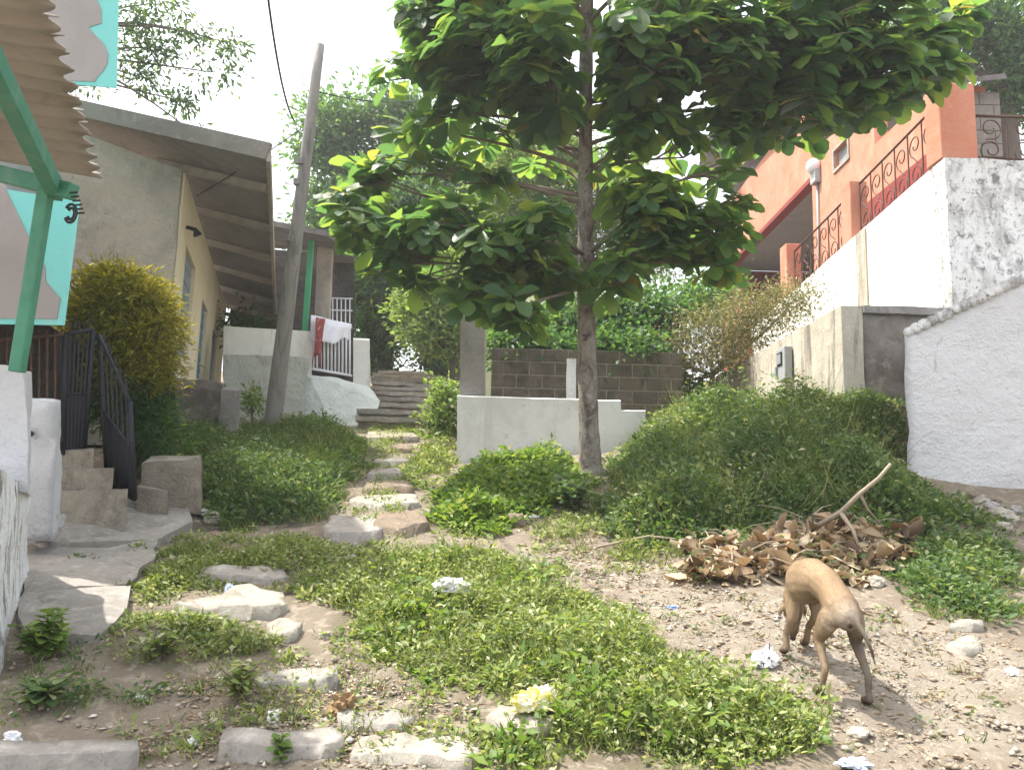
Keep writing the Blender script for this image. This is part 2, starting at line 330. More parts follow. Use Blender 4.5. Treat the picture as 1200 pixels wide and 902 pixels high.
class MB:
    def __init__(self): self.bm = bmesh.new()

    def poly_prism(self, pts, ext):
        """closed outline (list of points) extruded by the vector ext"""
        ext = Vector(ext); bm = self.bm
        a = [bm.verts.new(p) for p in pts]; b = [bm.verts.new(Vector(p) + ext) for p in pts]
        n = len(a)
        fs = [bm.faces.new(a), bm.faces.new(b[::-1])]
        for i in range(n):
            fs.append(bm.faces.new([a[i], b[i], b[(i + 1) % n], a[(i + 1) % n]]))
        bmesh.ops.recalc_face_normals(bm, faces=fs)
        return self

    def hexa(self, p):
        """8 corners: bottom 4 in order, top 4 in order"""
        v = [self.bm.verts.new(q) for q in p]
        fs = [self.bm.faces.new([v[i] for i in f]) for f in ((3, 2, 1, 0), (4, 5, 6, 7), (0, 1, 5, 4), (1, 2, 6, 5), (2, 3, 7, 6), (3, 0, 4, 7))]
        bmesh.ops.recalc_face_normals(self.bm, faces=fs)
        return self

    def box(self, x0, x1, y0, y1, z0, z1):
        return self.hexa([(x0, y0, z0), (x1, y0, z0), (x1, y1, z0), (x0, y1, z0), (x0, y0, z1), (x1, y0, z1), (x1, y1, z1), (x0, y1, z1)])

    def obox(self, c, ax, ay, az):
        """centre and three half-axis vectors"""
        c = Vector(c); ax = Vector(ax); ay = Vector(ay); az = Vector(az)
        return self.hexa([c - ax - ay - az, c + ax - ay - az, c + ax + ay - az, c - ax + ay - az,
                          c - ax - ay + az, c + ax - ay + az, c + ax + ay + az, c - ax + ay + az])

    def bar(self, a, b, w, h=None, up=(0, 0, 1)):
        a = Vector(a); b = Vector(b); h = h or w
        d = (b - a); n = d.normalized(); up = Vector(up)
        if abs(n.dot(up)) > 0.97: up = Vector((0, 1, 0))
        s = n.cross(up).normalized(); u = s.cross(n).normalized()
        return self.obox((a + b) / 2, s * (w / 2), d / 2, u * (h / 2))

    def tube(self, pts, r, n=8, cap=True):
        pts = [Vector(p) for p in pts]
        if not hasattr(r, '__len__'): r = [r] * len(pts)
        bm = self.bm; rings = []
        ref = Vector((0.31, 0.52, 0.8)).normalized()
        for i, p in enumerate(pts):
            t = (pts[min(i + 1, len(pts) - 1)] - pts[max(i - 1, 0)])
            t = t.normalized() if t.length > 1e-9 else Vector((0, 0, 1))
            if abs(t.dot(ref)) > 0.95: ref = Vector((1, 0, 0))
            s = t.cross(ref).normalized(); u = t.cross(s).normalized()
            rings.append([bm.verts.new(p + (s * math.cos(k * 2 * math.pi / n) + u * math.sin(k * 2 * math.pi / n)) * r[i]) for k in range(n)])
        fs = []
        for a, b in zip(rings, rings[1:]):
            for k in range(n):
                fs.append(bm.faces.new([a[k], a[(k + 1) % n], b[(k + 1) % n], b[k]]))
        if cap:
            fs.append(bm.faces.new(rings[0])); fs.append(bm.faces.new(rings[-1]))
        for f in fs: f.smooth = n > 5
        bmesh.ops.recalc_face_normals(bm, faces=fs)
        return self

    def rough(self, cell=0.15, amp=0.02, freq=2.5, seed=0, keep_below=None):
        """cut into small faces and push the surface about, for old plaster and stone"""
        bm = self.bm
        bmesh.ops.triangulate(bm, faces=[f for f in bm.faces if len(f.verts) > 4])
        for _ in range(7):
            long = [e for e in bm.edges if e.calc_length() > cell * 1.5]
            if not long: break
            bmesh.ops.subdivide_edges(bm, edges=long, cuts=1, use_grid_fill=True)
            if len(bm.verts) > 60000: break
        bmesh.ops.remove_doubles(bm, verts=bm.verts, dist=1e-5)
        bm.normal_update()
        for v in bm.verts:
            q = v.co * freq + Vector((seed * 7.1, seed * 3.3, seed * 1.7))
            v.co = v.co + noise.noise_vector(q) * amp + noise.noise_vector(q * 3.1) * amp * .45
        return self

    def bevel(self, w, seg=2):
        es = [e for e in self.bm.edges if len(e.link_faces) == 2 and e.calc_face_angle(0) > 0.5]
        bmesh.ops.bevel(self.bm, geom=es, offset=w, segments=seg, affect='EDGES', profile=0.5, clamp_overlap=True)
        return self

    def build(self, name, mat, parent=None, base=None, label=None, smooth=False):
        me = bpy.data.meshes.new(name)
        self.bm.normal_update()
        self.bm.to_mesh(me); self.bm.free()
        if smooth:
            me.polygons.foreach_set('use_smooth', [True] * len(me.polygons))
        return link_mesh(name, me, mat, parent, base, label)


def np_mesh(name, verts, faces, smooth=False):
    me = bpy.data.meshes.new(name)
    k = faces.shape[1]
    me.vertices.add(len(verts)); me.vertices.foreach_set('co', verts.astype(np.float32).ravel())
    me.loops.add(faces.size); me.loops.foreach_set('vertex_index', faces.astype(np.int32).ravel())
    me.polygons.add(len(faces))
    me.polygons.foreach_set('loop_start', np.arange(0, faces.size, k, dtype=np.int32))
    me.polygons.foreach_set('loop_total', np.full(len(faces), k, dtype=np.int32))
    if smooth: me.polygons.foreach_set('use_smooth', np.ones(len(faces), dtype=bool))
    me.update(calc_edges=True); me.validate()
    return me


def unit(a):
    return a / np.maximum(np.linalg.norm(a, axis=1, keepdims=True), 1e-9)


# leaf outlines in (side, along, lift)
LEAF_SMALL = (np.array([(0, 0, 0), (.5, .5, .10), (0, 1, -.05), (-.5, .5, .10)]), np.array([(0, 1, 2), (0, 2, 3)]))
LEAF_BLADE = (np.array([(-.5, 0, 0), (.5, 0, 0), (.32, .55, .06), (-.32, .55, .06), (0, 1, -.10)]), np.array([(0, 1, 2), (0, 2, 3), (3, 2, 4)]))
# broad leaf, widest near the tip, drooping end
LEAF_BROAD = (np.array([(0, 0, 0), (.17, .22, .03), (-.17, .22, .03), (0, .22, 0), (.42, .55, .05), (-.42, .55, .05), (0, .55, -.02),
                        (.46, .78, .01), (-.46, .78, .01), (0, .78, -.07), (.22, .96, -.09), (-.22, .96, -.09), (0, 1.0, -.14)]),
              np.array([(0, 1, 3), (0, 3, 2), (3, 1, 4), (3, 4, 6), (2, 3, 6), (2, 6, 5), (6, 4, 7), (6, 7, 9), (5, 6, 9), (5, 9, 8), (9, 7, 10), (9, 10, 12), (8, 9, 12), (8, 12, 11)]))
# dead leaf, curled up
LEAF_CURL = (np.array([(0, 0, 0), (.3, .3, .22), (-.3, .3, .18), (0, .3, 0), (.48, .62, .34), (-.48, .62, .26), (0, .62, .03), (.2, .95, .22), (-.2, .95, .2), (0, 1, .14)]),
             np.array([(0, 1, 3), (0, 3, 2), (3, 1, 4), (3, 4, 6), (2, 3, 6), (2, 6, 5), (6, 4, 7), (6, 7, 9), (5, 6, 9), (5, 9, 8)]))


def leaf_arrays(pos, dirv, nrm, length, width, shape):
    T, F = shape
    d = unit(dirv); s = unit(np.cross(d, nrm)); n = np.cross(s, d)
    L = length[:, None, None]; Wd = width[:, None, None]
    v = pos[:, None, :] + s[:, None, :] * T[None, :, 0:1] * Wd + d[:, None, :] * T[None, :, 1:2] * L + n[:, None, :] * T[None, :, 2:3] * L
    k = len(T)
    f = F[None] + (np.arange(len(pos)) * k)[:, None, None]
    return v.reshape(-1, 3), f.reshape(-1, 3)


def join_arrays(parts):
    vs = []; fs = []; o = 0
    for v, f in parts:
        vs.append(v); fs.append(f + o); o += len(v)
    return np.concatenate(vs), np.concatenate(fs)


def rand_dirs(n):
    return unit(rng.normal(size=(n, 3)))


def in_poly(x, y, poly):
    r = np.zeros(len(x), bool); n = len(poly)
    for i in range(n):
        x0, y0 = poly[i]; x1, y1 = poly[(i + 1) % n]
        c = ((y0 > y) != (y1 > y)) & (x < (x1 - x0) * (y - y0) / (y1 - y0 + 1e-12) + x0)
        r ^= c
    return r


def lump(x, y, f, s=0.0):
    """smooth 0..1 patchiness over the ground"""
    return 0.5 + 0.25 * (np.sin(f * x + 1.3 + s) * np.cos(f * 1.13 * y + .4 + 2 * s) + np.sin(f * 1.7 * (x * .6 + y * .8) + 2.1 + s) * np.cos(f * 2.3 * (x * .8 - y * .6) + s)) * 1.25


# ================================================================== ground
def grow(a, b, step, limit, g=1.18):
    r = list(np.arange(a, b, step)); s = step
    while r[-1] < limit:
        s *= g; r.append(r[-1] + s)
    return r


def gpoly(px):
    return [(g.x, g.y) for g in (G(*p) for p in px)]


LAWN = gpoly([(400, 660), (470, 645), (560, 645), (640, 670), (715, 715), (790, 755), (880, 812), (950, 850), (1000, 885), (1010, 901), (560, 901), (520, 875), (585, 840), (540, 815), (470, 800), (420, 775), (395, 735), (355, 700)])
STRIP_A = gpoly([(215, 622), (300, 632), (420, 640), (440, 655), (400, 690), (352, 700), (300, 682), (215, 702), (150, 712), (165, 660), (195, 640)])
STRIP_B = gpoly([(140, 722), (205, 722), (300, 730), (340, 760), (340, 780), (250, 775), (150, 775), (120, 745)])
STRIP_C = gpoly([(225, 785), (300, 788), (350, 805), (345, 828), (250, 832), (225, 815)])
STRIP_D = gpoly([(2, 750), (60, 755), (110, 790), (130, 830), (180, 870), (60, 845), (2, 835)])
MOUND_R = gpoly([(715, 560), (745, 520), (790, 496), (850, 486), (980, 473), (1052, 474), (1060, 560), (1120, 605), (1110, 640), (1050, 625), (935, 628), (840, 640), (735, 645), (700, 620)])
WEEDS_R = gpoly([(1035, 650), (1090, 630), (1198, 640), (1198, 735), (1130, 728), (1060, 705)])
MOUND_L = gpoly([(165, 535), (230, 512), (320, 505), (400, 507), (428, 530), (415, 560), (400, 590), (375, 612), (240, 622), (215, 590)])
BUSH_C = gpoly([(500, 610), (520, 575), (560, 550), (620, 540), (680, 545), (700, 590), (640, 600), (590, 620), (520, 632)])
SIDE = gpoly([(450, 580), (500, 565), (535, 545), (535, 505), (515, 495), (500, 520), (470, 550)])
FOOT_R = gpoly([(600, 620), (690, 600), (820, 650), (820, 680), (740, 670), (640, 645)])
DIRT_DOG = gpoly([(560, 650), (690, 640), (850, 690), (1050, 715), (1198, 760), (1198, 901), (1010, 901), (880, 810), (700, 700)])
DIRT_L = gpoly([(170, 800), (400, 770), (560, 830), (500, 901), (170, 901)])
DIRT_PATH = gpoly([(410, 620), (500, 625), (460, 560), (480, 520), (500, 500), (430, 500), (430, 560)])

xs = np.array([-v for v in grow(3.6, 3.6001, .06, 150)[::-1]][:-1] + list(np.arange(-3.6, 3.6, .045)) + grow(3.6, 3.6001, .06, 150))
ys = np.array([-v for v in grow(-2.2, -2.1999, .08, 30)[::-1]][:-1] + list(np.arange(2.2, 8.2, .045)) + grow(8.2, 8.2001, .06, 260, 1.04))
GX, GY = np.meshgrid(xs, ys)
GZ = ZT(GX.ravel(), GY.ravel())
fx = GX.ravel(); fy = GY.ravel()
near = (np.abs(fx) < 5) & (fy > 1.5) & (fy < 12)
micro = np.array([noise.fractal(Vector((a * 5, b * 5, 0)), 1.0, 2.0, 5) * .022 + noise.noise(Vector((a * 22, b * 22, 3))) * .007 if q else 0 for a, b, q in zip(fx, fy, near)])
GV = np.stack([fx, fy, GZ + micro], 1)
nx, ny = len(xs), len(ys)
ii = (np.arange(ny - 1)[:, None] * nx + np.arange(nx - 1)[None]).ravel()
GF = np.stack([ii, ii + 1, ii + nx + 1, ii + nx], 1)
gme = np_mesh("ground", GV, GF, smooth=True)
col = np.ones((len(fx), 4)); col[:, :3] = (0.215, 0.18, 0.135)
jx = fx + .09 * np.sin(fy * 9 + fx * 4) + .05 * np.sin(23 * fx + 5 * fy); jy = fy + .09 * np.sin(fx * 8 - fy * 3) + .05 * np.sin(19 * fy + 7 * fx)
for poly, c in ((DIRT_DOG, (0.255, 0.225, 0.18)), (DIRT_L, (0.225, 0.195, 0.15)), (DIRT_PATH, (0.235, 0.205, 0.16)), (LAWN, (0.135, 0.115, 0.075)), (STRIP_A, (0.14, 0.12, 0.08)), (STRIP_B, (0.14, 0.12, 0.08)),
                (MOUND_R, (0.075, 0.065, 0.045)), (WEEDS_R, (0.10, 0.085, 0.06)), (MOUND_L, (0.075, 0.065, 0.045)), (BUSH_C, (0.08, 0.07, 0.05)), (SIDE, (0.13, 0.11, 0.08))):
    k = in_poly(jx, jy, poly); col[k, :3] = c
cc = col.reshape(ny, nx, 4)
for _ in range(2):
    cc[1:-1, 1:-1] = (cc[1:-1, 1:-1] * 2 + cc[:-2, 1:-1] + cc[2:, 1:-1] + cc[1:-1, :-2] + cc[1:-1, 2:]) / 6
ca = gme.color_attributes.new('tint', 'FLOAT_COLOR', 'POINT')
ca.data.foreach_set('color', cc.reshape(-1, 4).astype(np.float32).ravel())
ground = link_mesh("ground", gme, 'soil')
tag(ground, kind='structure')

# thin volume added to lift the darks like veiling lens glare
hz = MB().box(-60, 60, -12, 120, -8, 14).build('veil_haze', None)
hm = bpy.data.materials.new('veil_haze'); hm.use_nodes = True
hm.node_tree.nodes.clear()
ho = hm.node_tree.nodes.new('ShaderNodeOutputMaterial'); hv = hm.node_tree.nodes.new('ShaderNodeVolumePrincipled')
hv.inputs['Color'].default_value = (0.95, 0.97, 1.0, 1); hv.inputs['Density'].default_value = 0.0022; hv.inputs['Anisotropy'].default_value = 0.35
hm.node_tree.links.new(hv.outputs[0], ho.inputs['Volume'])
hz.data.materials.append(hm); tag(hz, kind='stuff')


def drape_slab(bm_owner, px, top, thick=0.16, cell=.12, amp=.02, seed=0):
    """old concrete laid over the slope, top that much above the soil"""
    pts = [G(*p) for p in px]
    bm = bmesh.new()
    vs = [bm.verts.new((p.x, p.y, 0)) for p in pts]
    f = bm.faces.new(vs)
    ext = bmesh.ops.extrude_face_region(bm, geom=[f])
    for v in [g for g in ext['geom'] if isinstance(g, bmesh.types.BMVert)]: v.co.z = 1.0
    bmesh.ops.triangulate(bm, faces=bm.faces[:])
    for _ in range(6):
        lg = [e for e in bm.edges if (e.verts[0].co.xy - e.verts[1].co.xy).length > cell * 1.5]
        if not lg: break
        bmesh.ops.subdivide_edges(bm, edges=lg, cuts=1, use_grid_fill=True)
        bmesh.ops.triangulate(bm, faces=[q for q in bm.faces if len(q.verts) > 4])
    h = [zt(p.x, p.y) for p in pts]
    # best plane through the outline
    A = np.array([[p.x, p.y, 1] for p in pts]); s = np.linalg.lstsq(A, np.array(h), rcond=None)[0]
    for v in bm.verts:
        z = s[0] * v.co.x + s[1] * v.co.y + s[2]
        up = v.co.z > .5
        q = Vector((v.co.x, v.co.y, 0)) * 3 + Vector((seed, seed * 2, 0))
        nv = noise.noise_vector(q) * amp * 1.6 + noise.noise_vector(q * 3.3) * amp * 1.1 + noise.noise_vector(q * 9) * amp * .45
        v.co.z = z + (top if up else top - thick)
        v.co += nv
    bmesh.ops.recalc_face_normals(bm, faces=bm.faces[:])
    me = bpy.data.meshes.new('tmp'); bm.to_mesh(me); bm.free()
    bm_owner.bm.from_mesh(me); bpy.data.meshes.remove(me)


pv = MB()
drape_slab(pv, [(42, 600), (105, 583), (218, 590), (222, 622), (190, 640), (60, 648), (30, 632)], .06, seed=1)
drape_slab(pv, [(25, 652), (60, 650), (186, 642), (178, 664), (150, 690), (28, 706)], .045, seed=2)
drape_slab(pv, [(24, 708), (148, 692), (150, 722), (118, 752), (70, 758), (18, 748)], .04, seed=3)
pavement = pv.build('pavement', 'concrete')
tag(pavement, kind='structure')

# ================================================================== long flight of steps up the hill
st = thing('stone_steps', 'flight of worn concrete steps climbing the alley between the whitewashed wall and the creepers', 'steps', P(468, 500, 11.3))
a = P(466, 503, 11.0); b = P(476, 440, 17.6)
NS = 10
for i in range(NS):
    t0 = i / NS; t1 = (i + 1.25) / NS
    p0 = a.lerp(b, t0); p1 = a.lerp(b, t1)
    w = .52 + .10 * t0 + random.uniform(-.05, .05); sk = random.uniform(-.1, .1)
    z = a.lerp(b, (i + 1) / NS).z - .02
    m = MB().hexa([(p0.x - w, p0.y + sk, z - .75), (p0.x + w, p0.y - sk, z - .75), (p1.x + w, p1.y, z - .75), (p1.x - w, p1.y, z - .75),
                   (p0.x - w, p0.y + sk, z), (p0.x + w, p0.y - sk, z), (p1.x + w, p1.y, z + .003 * i), (p1.x - w, p1.y, z + .003 * i)])
    sq = m.rough(.2, .02, 2.6, seed=i).build('step', 'old_concrete', st)
    m = MB().hexa([(p0.x - w - .03, p0.y + sk - .07, z - .05), (p0.x + w, p0.y - sk - .05, z - .06), (p0.x + w, p0.y - sk + .4, z - .05), (p0.x - w - .02, p0.y + sk + .4, z - .05),
                   (p0.x - w - .03, p0.y + sk - .07, z + .014), (p0.x + w, p0.y - sk - .05, z + .012), (p0.x + w, p0.y - sk + .4, z + .014), (p0.x - w - .02, p0.y + sk + .4, z + .014)])
    m.rough(.12, .022, 4, seed=i + 3).build('lit_nosing', 'concrete' if i % 2 else 'pale_stone', sq)  # pale ledge added to draw the light each tread catches

# ================================================================== turquoise house in the left foreground
th = thing('turquoise_house', 'turquoise house with corrugated porch roof on a green steel post at the left edge', 'house', P(-20, 430, 4.6))
A_ = P(46, -30, 2.75); B_ = P(115, 209, 4.5); C_ = P(0, 189, 4.45)
ev = B_ - A_; sl = (C_ - B_) * 2.6
nrm = ev.cross(sl).normalized()
if nrm.z < 0: nrm = -nrm
nu, nvv = 240, 12
vs = []; T = 14.5
for j in range(nvv + 1):
    for i in range(nu + 1):
        u = i / nu; v = j / nvv
        jag = .018 * math.sin(i * .7) if j == 0 else 0
        vs.append(A_ + ev * u + sl * (v + jag) + nrm * (.015 * math.sin(u * T * 2 * math.pi)))
vs = np.array(vs); k = len(vs)
ii = np.array([(j * (nu + 1) + i) for j in range(nvv) for i in range(nu)])
F1 = np.stack([ii, ii + 1, ii + nu + 2, ii + nu + 1], 1)
vt = vs + np.array(nrm) * .008
rim = []
for i in range(nu):
    rim.append((i, i + 1, k + i + 1, k + i)); q = nvv * (nu + 1) + i; rim.append((q, q + 1, k + q + 1, k + q))
for j in range(nvv):
    q = j * (nu + 1); rim.append((q, q + nu + 1, k + q + nu + 1, k + q)); q += nu; rim.append((q, q + nu + 1, k + q + nu + 1, k + q))
me = np_mesh('roof', np.concatenate([vs, vt]), np.concatenate([F1[:, ::-1], F1 + k, np.array(rim)]))
link_mesh('porch_roof', me, 'corrugated_sheet', th)
MB().bar(P(54, 222, 3.75), P(20, 436, 3.68), .058, .058, (0, 1, 0)).bevel(.008).build('post', 'green_paint', th)
MB().bar(P(-14, 62, 2.75), P(66, 226, 3.8), .065, .085).bevel(.006).build('rafter', 'green_paint', th)
MB().bar(P(-40, 194, 3.9), P(86, 225, 3.72), .06, .075).bevel(.006).build('beam', 'green_paint', th)
# scroll bracket hanging at the beam's end
m = MB()
for r_, off in ((.026, 0), (.016, .004)):
    c0 = P(84, 238, 3.70)
    m.tube([c0 + Vector((r_ * math.cos(t), off, -.05 + r_ * 1.7 * math.sin(t))) for t in np.linspace(-2.6, 2.6, 20)], .007, 6)
for q in np.linspace(0, 1, 6):
    c0 = P(82 + 8 * q, 226 + 24 * q, 3.70)
    m.tube([c0, c0 + Vector((.035, 0, .004))], .005, 5)
m.build('scroll_bracket', 'dark_iron', th)
# overhanging front of the house, grey field with a turquoise border
D = 5.0
def flat(px, d=D): return [P(x, y, d) for x, y in px]
back = P(70, 384, 6.4) - P(70, 384, 5.0)
MB().poly_prism(flat([(-160, 195), (94, 236), (76, 381), (-160, 377)]), back).build('wall', 'turquoise_paint', th)
fr = Vector((0, -.006, 0))
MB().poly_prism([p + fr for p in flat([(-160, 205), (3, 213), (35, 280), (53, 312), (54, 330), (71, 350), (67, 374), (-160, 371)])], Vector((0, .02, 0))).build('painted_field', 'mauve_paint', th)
# upper balcony
d2 = 5.6
MB().poly_prism(flat([(-80, -120), (142, -120), (137, 103), (70, 98), (-80, 92)], d2), P(134, 106, 7.4) - P(134, 106, 5.6)).build('balcony', 'turquoise_paint', th)
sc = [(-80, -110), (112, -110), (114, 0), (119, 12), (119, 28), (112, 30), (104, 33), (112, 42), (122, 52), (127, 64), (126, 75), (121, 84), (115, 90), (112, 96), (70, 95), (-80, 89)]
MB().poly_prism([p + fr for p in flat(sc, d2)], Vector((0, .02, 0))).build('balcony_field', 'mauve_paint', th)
# masonry below, in the dark of the porch
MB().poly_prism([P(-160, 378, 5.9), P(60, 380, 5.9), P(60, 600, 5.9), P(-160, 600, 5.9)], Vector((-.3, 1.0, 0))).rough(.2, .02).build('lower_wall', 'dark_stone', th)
MB().poly_prism([P(-160, 385, 6.6), P(-160, -130, 6.6), P(50, -130, 6.6), P(50, 385, 6.6)], P(45, 200, 6.9) - P(45, 200, 6.6)).build('rear_wall', 'mauve_paint', th)

# whitewashed boundary wall with plinth and gate pillar
bw = thing('boundary_wall', 'lumpy whitewashed low wall with flaking paint under the green post', 'wall', G(5, 800))
q0 = P(4, 800, 3.32); q1 = P(39, 640, 4.55); q2 = P(37, 571, 4.5); q3 = P(-3, 546, 3.25)
m = MB().hexa([q0 + Vector((-.45, 0, -.3)), q0 + Vector((0, 0, -.3)), q1 + Vector((0, 0, -.4)), q1 + Vector((-.45, 0, -.4)),
               q3 + Vector((-.45, 0, 0)), q3, q2, q2 + Vector((-.45, 0, 0))])
m.rough(.09, .022, 4).build('wall', 'flaking_whitewash', bw)
m = MB().hexa([P(-60, 570, 3.9), P(35, 575, 3.9), P(36, 585, 4.5), P(-60, 585, 4.5), P(-60, 428, 3.9), P(26, 431, 3.9), P(36, 436, 4.4), P(-60, 432, 4.4)])
m.rough(.08, .02, 4, 2).build('plinth', 'whitewash', bw)
gp = P(60, 625, 4.85)
m = MB().hexa([P(24, 635, 4.8), P(63, 632, 4.8), P(72, 622, 5.05), P(30, 625, 5.05), P(33, 470, 4.8), P(66, 471, 4.8), P(70, 468, 5.05), P(36, 466, 5.05)])
m.rough(.06, .018, 5, 3)
pillar = m.build('gate_pillar', 'whitewash', base=gp, smooth=True)
tag(pillar, 'short whitewashed gate pillar with a rounded top and a dark hole in its face', 'pillar')
hole = MB().tube([P(36, 508, 4.74), P(36.3, 508, 4.9)], [.016, .016], 10).build('hole', 'dark_iron', pillar)
m = MB()
for i in range(7):
    c = P(50 + random.uniform(-18, 14), 622 + random.uniform(-12, 14), 4.95); r = random.uniform(.03, .07)
    m.obox(c, (r, 0, 0.01), (0, r * .8, 0), (0.01, 0, r * .6))
m.rough(.03, .016, 9).build('fallen_plaster', 'whitewash', pillar)

# iron gate, two leaves
def gate_leaf(tl, tr, br, bl, nb, name='gate_leaf'):
    g = MB()
    g.tube([tl, tr], .014, 6).tube([bl, br], .014, 6).tube([tl, bl], .018, 6).tube([tr, br], .018, 6)
    g.tube([tl.lerp(bl, .5), tr.lerp(br, .5)], .012, 6)
    o = g.build(name, 'blue_black_iron', gate)
    for i in range(1, nb):
        t = i / nb
        MB().tube([tl.lerp(tr, t) + Vector((0, 0, .08)), bl.lerp(br, t)], .008, 5).build('bar', 'dark_iron', o)
    p = [tl.lerp(bl, .5), tr.lerp(br, .5), br, bl]
    MB().poly_prism(p, Vector((0, .012, 0))).build('sheet_panel', 'blue_black_iron', o)
gate = thing('iron_gate', 'dark blue black iron gate standing open at the top of the concrete steps', 'gate', P(110, 575, 5.9))
gate_leaf(P(76, 392, 5.75), P(109, 386, 5.9), P(98, 536, 5.9), P(74, 532, 5.75), 6)
gate_leaf(P(116, 392, 6.0), P(152, 470, 5.6), P(158, 585, 5.6), P(126, 570, 6.0), 6)
fence = thing('picket_fence', 'dark iron picket fence in the shade beside the open gate', 'fence', P(40, 530, 5.6))
MB().tube([P(-20, 400, 5.45), P(74, 392, 5.7)], .012, 6).build('rail', 'rusty_iron', fence)
MB().tube([P(-20, 510, 5.45), P(74, 515, 5.7)], .012, 6).build('rail', 'rusty_iron', fence)
for i in range(9):
    t = i / 9
    MB().tube([P(-10 + 84 * t, 386, 5.5 + .2 * t), P(-10 + 84 * t, 530, 5.5 + .2 * t)], .008, 5).build('bar', 'rusty_iron', fence)
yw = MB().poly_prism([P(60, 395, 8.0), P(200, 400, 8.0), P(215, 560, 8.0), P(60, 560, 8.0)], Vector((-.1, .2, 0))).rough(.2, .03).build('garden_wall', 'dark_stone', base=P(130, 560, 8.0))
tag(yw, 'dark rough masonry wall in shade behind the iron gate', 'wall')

# concrete steps to the gate
gs = thing('gate_steps', 'three small concrete steps below the dark iron gate', 'steps', P(105, 592, 5.6))
for i, (xl, xr, yt) in enumerate(((62, 110, 526), (66, 133, 549), (66, 149, 573))):
    dd = 5.75 - .13 * i
    dz_ = Vector((0, 0, -.35))
    m = MB().hexa([P(xl, 605, dd) + dz_, P(xr, 603, dd) + dz_, P(xr - 6, 600, dd + .6) + dz_, P(xl - 6, 602, dd + .6) + dz_, P(xl, yt + 2, dd), P(xr, yt, dd), P(xr - 4, yt - 1, dd + .6), P(xl - 4, yt, dd + .6)])
    m.rough(.09, .012, 5, i).build('step', 'old_concrete', gs)
bl = thing('concrete_block', 'low grey concrete block with a ledge right of the iron gate', 'block', P(195, 595, 6.1))
MB().hexa([P(165, 600, 6.05), P(236, 602, 6.05), P(240, 590, 6.7), P(175, 588, 6.7), P(168, 541, 6.05), P(232, 537, 6.05), P(236, 533, 6.7), P(178, 534, 6.7)]).rough(.1, .02, 4).build('body', 'old_concrete', bl)
MB().hexa([P(160, 603, 5.9), P(197, 604, 5.9), P(198, 598, 6.04), P(163, 598, 6.04), P(160, 571, 5.9), P(197, 576, 5.9), P(198, 574, 6.04), P(163, 569, 6.04)]).rough(.08, .014, 4, 2).build('ledge', 'old_concrete', bl)

# ================================================================== cream house with overhanging roof
ch = thing('cream_house', 'cream painted house with blue shutters and a wide grey sheet roof', 'house', P(205, 500, 8.5))
wn_ = P(217, 205, 8.5); wf = P(265, 366, 14.7)
wn_b = Vector((wn_.x, wn_.y, 2.3)); wf_b = Vector((wf.x, wf.y, 2.6))
wd = Vector((wf.x - wn_.x, wf.y - wn_.y, 0)); WL = wd.length; wd.normalize()
wl_ = Vector((-wd.y, wd.x, 0))            # towards the left, into the house
H = 2.62
ztop = wn_.z + .02
# long wall as strips round the openings:  (start, end, foot, head) along the wall
opens = [(.55, 1.55, 2.95, 4.20, 'blue_grey_paint'), (2.55, 3.35, 2.95, 4.06, 'blue_paint'), (4.30, 5.15, 2.95, 4.0, 'blue_grey_paint')]
def wq(s, z, off=0.0): return Vector((wn_.x, wn_.y, 0)) + wd * s + wl_ * off + Vector((0, 0, z))
def wslab(mb, s0, s1, z0, z1, o0, o1):
    mb.hexa([wq(s0, z0, o0), wq(s1, z0, o0), wq(s1, z0, o1), wq(s0, z0, o1), wq(s0, z1, o0), wq(s1, z1, o0), wq(s1, z1, o1), wq(s0, z1, o1)])
m = MB(); s = 0
for (s0, s1, z0, z1, c) in opens:
    wslab(m, s, s0, 1.9, ztop, 0, .18); wslab(m, s0, s1, 1.9, z0, 0, .18); wslab(m, s0, s1, z1, ztop, 0, .18); s = s1
wslab(m, s, WL, 1.9, ztop, 0, .18)
m.build('wall', 'cream_paint', ch)
for (s0, s1, z0, z1, c) in opens:
    m = MB(); wslab(m, s0 + .002, s1 - .002, z0 + .002, z1 - .002, .05, .10)
    f = m.build('shutter', c, ch)
    m = MB(); n = 7
    for i in range(n):
        zz = z0 + (z1 - z0) * (i + .5) / n
        wslab(m, s0 + .06, s1 - .06, zz - .05, zz + .05, .038, .049)
    m.build('louvre', c, f)
    m = MB(); wslab(m, s0 - .06, s1 + .06, z0 - .06, z0, -.03, .17); m.build('sill', 'cream_paint', f)
# gable end facing the lane, bare cement
gl = wq(0, 0, 5.0)
gable = [wq(-.13, 1.9, .02), wq(-.13, ztop - .02, .02), wq(-.13, ztop + .55, 2.2), wq(-.13, ztop + .95, 4.6), wq(-.13, 1.9, 4.6)]
MB().poly_prism(gable, wd * .11).rough(.2, .012, 3).build('gable_wall', 'gable_cement', ch)
# rear body so that the house is closed
MB().poly_prism([wq(WL - .18, 1.9, .19), wq(WL - .18, ztop, .19), wq(WL - .18, ztop + .6, 2.2), wq(WL - .18, ztop + .95, 4.6), wq(WL - .18, 1.9, 4.6)], wd * .17).build('rear_wall', 'gable_cement', ch)
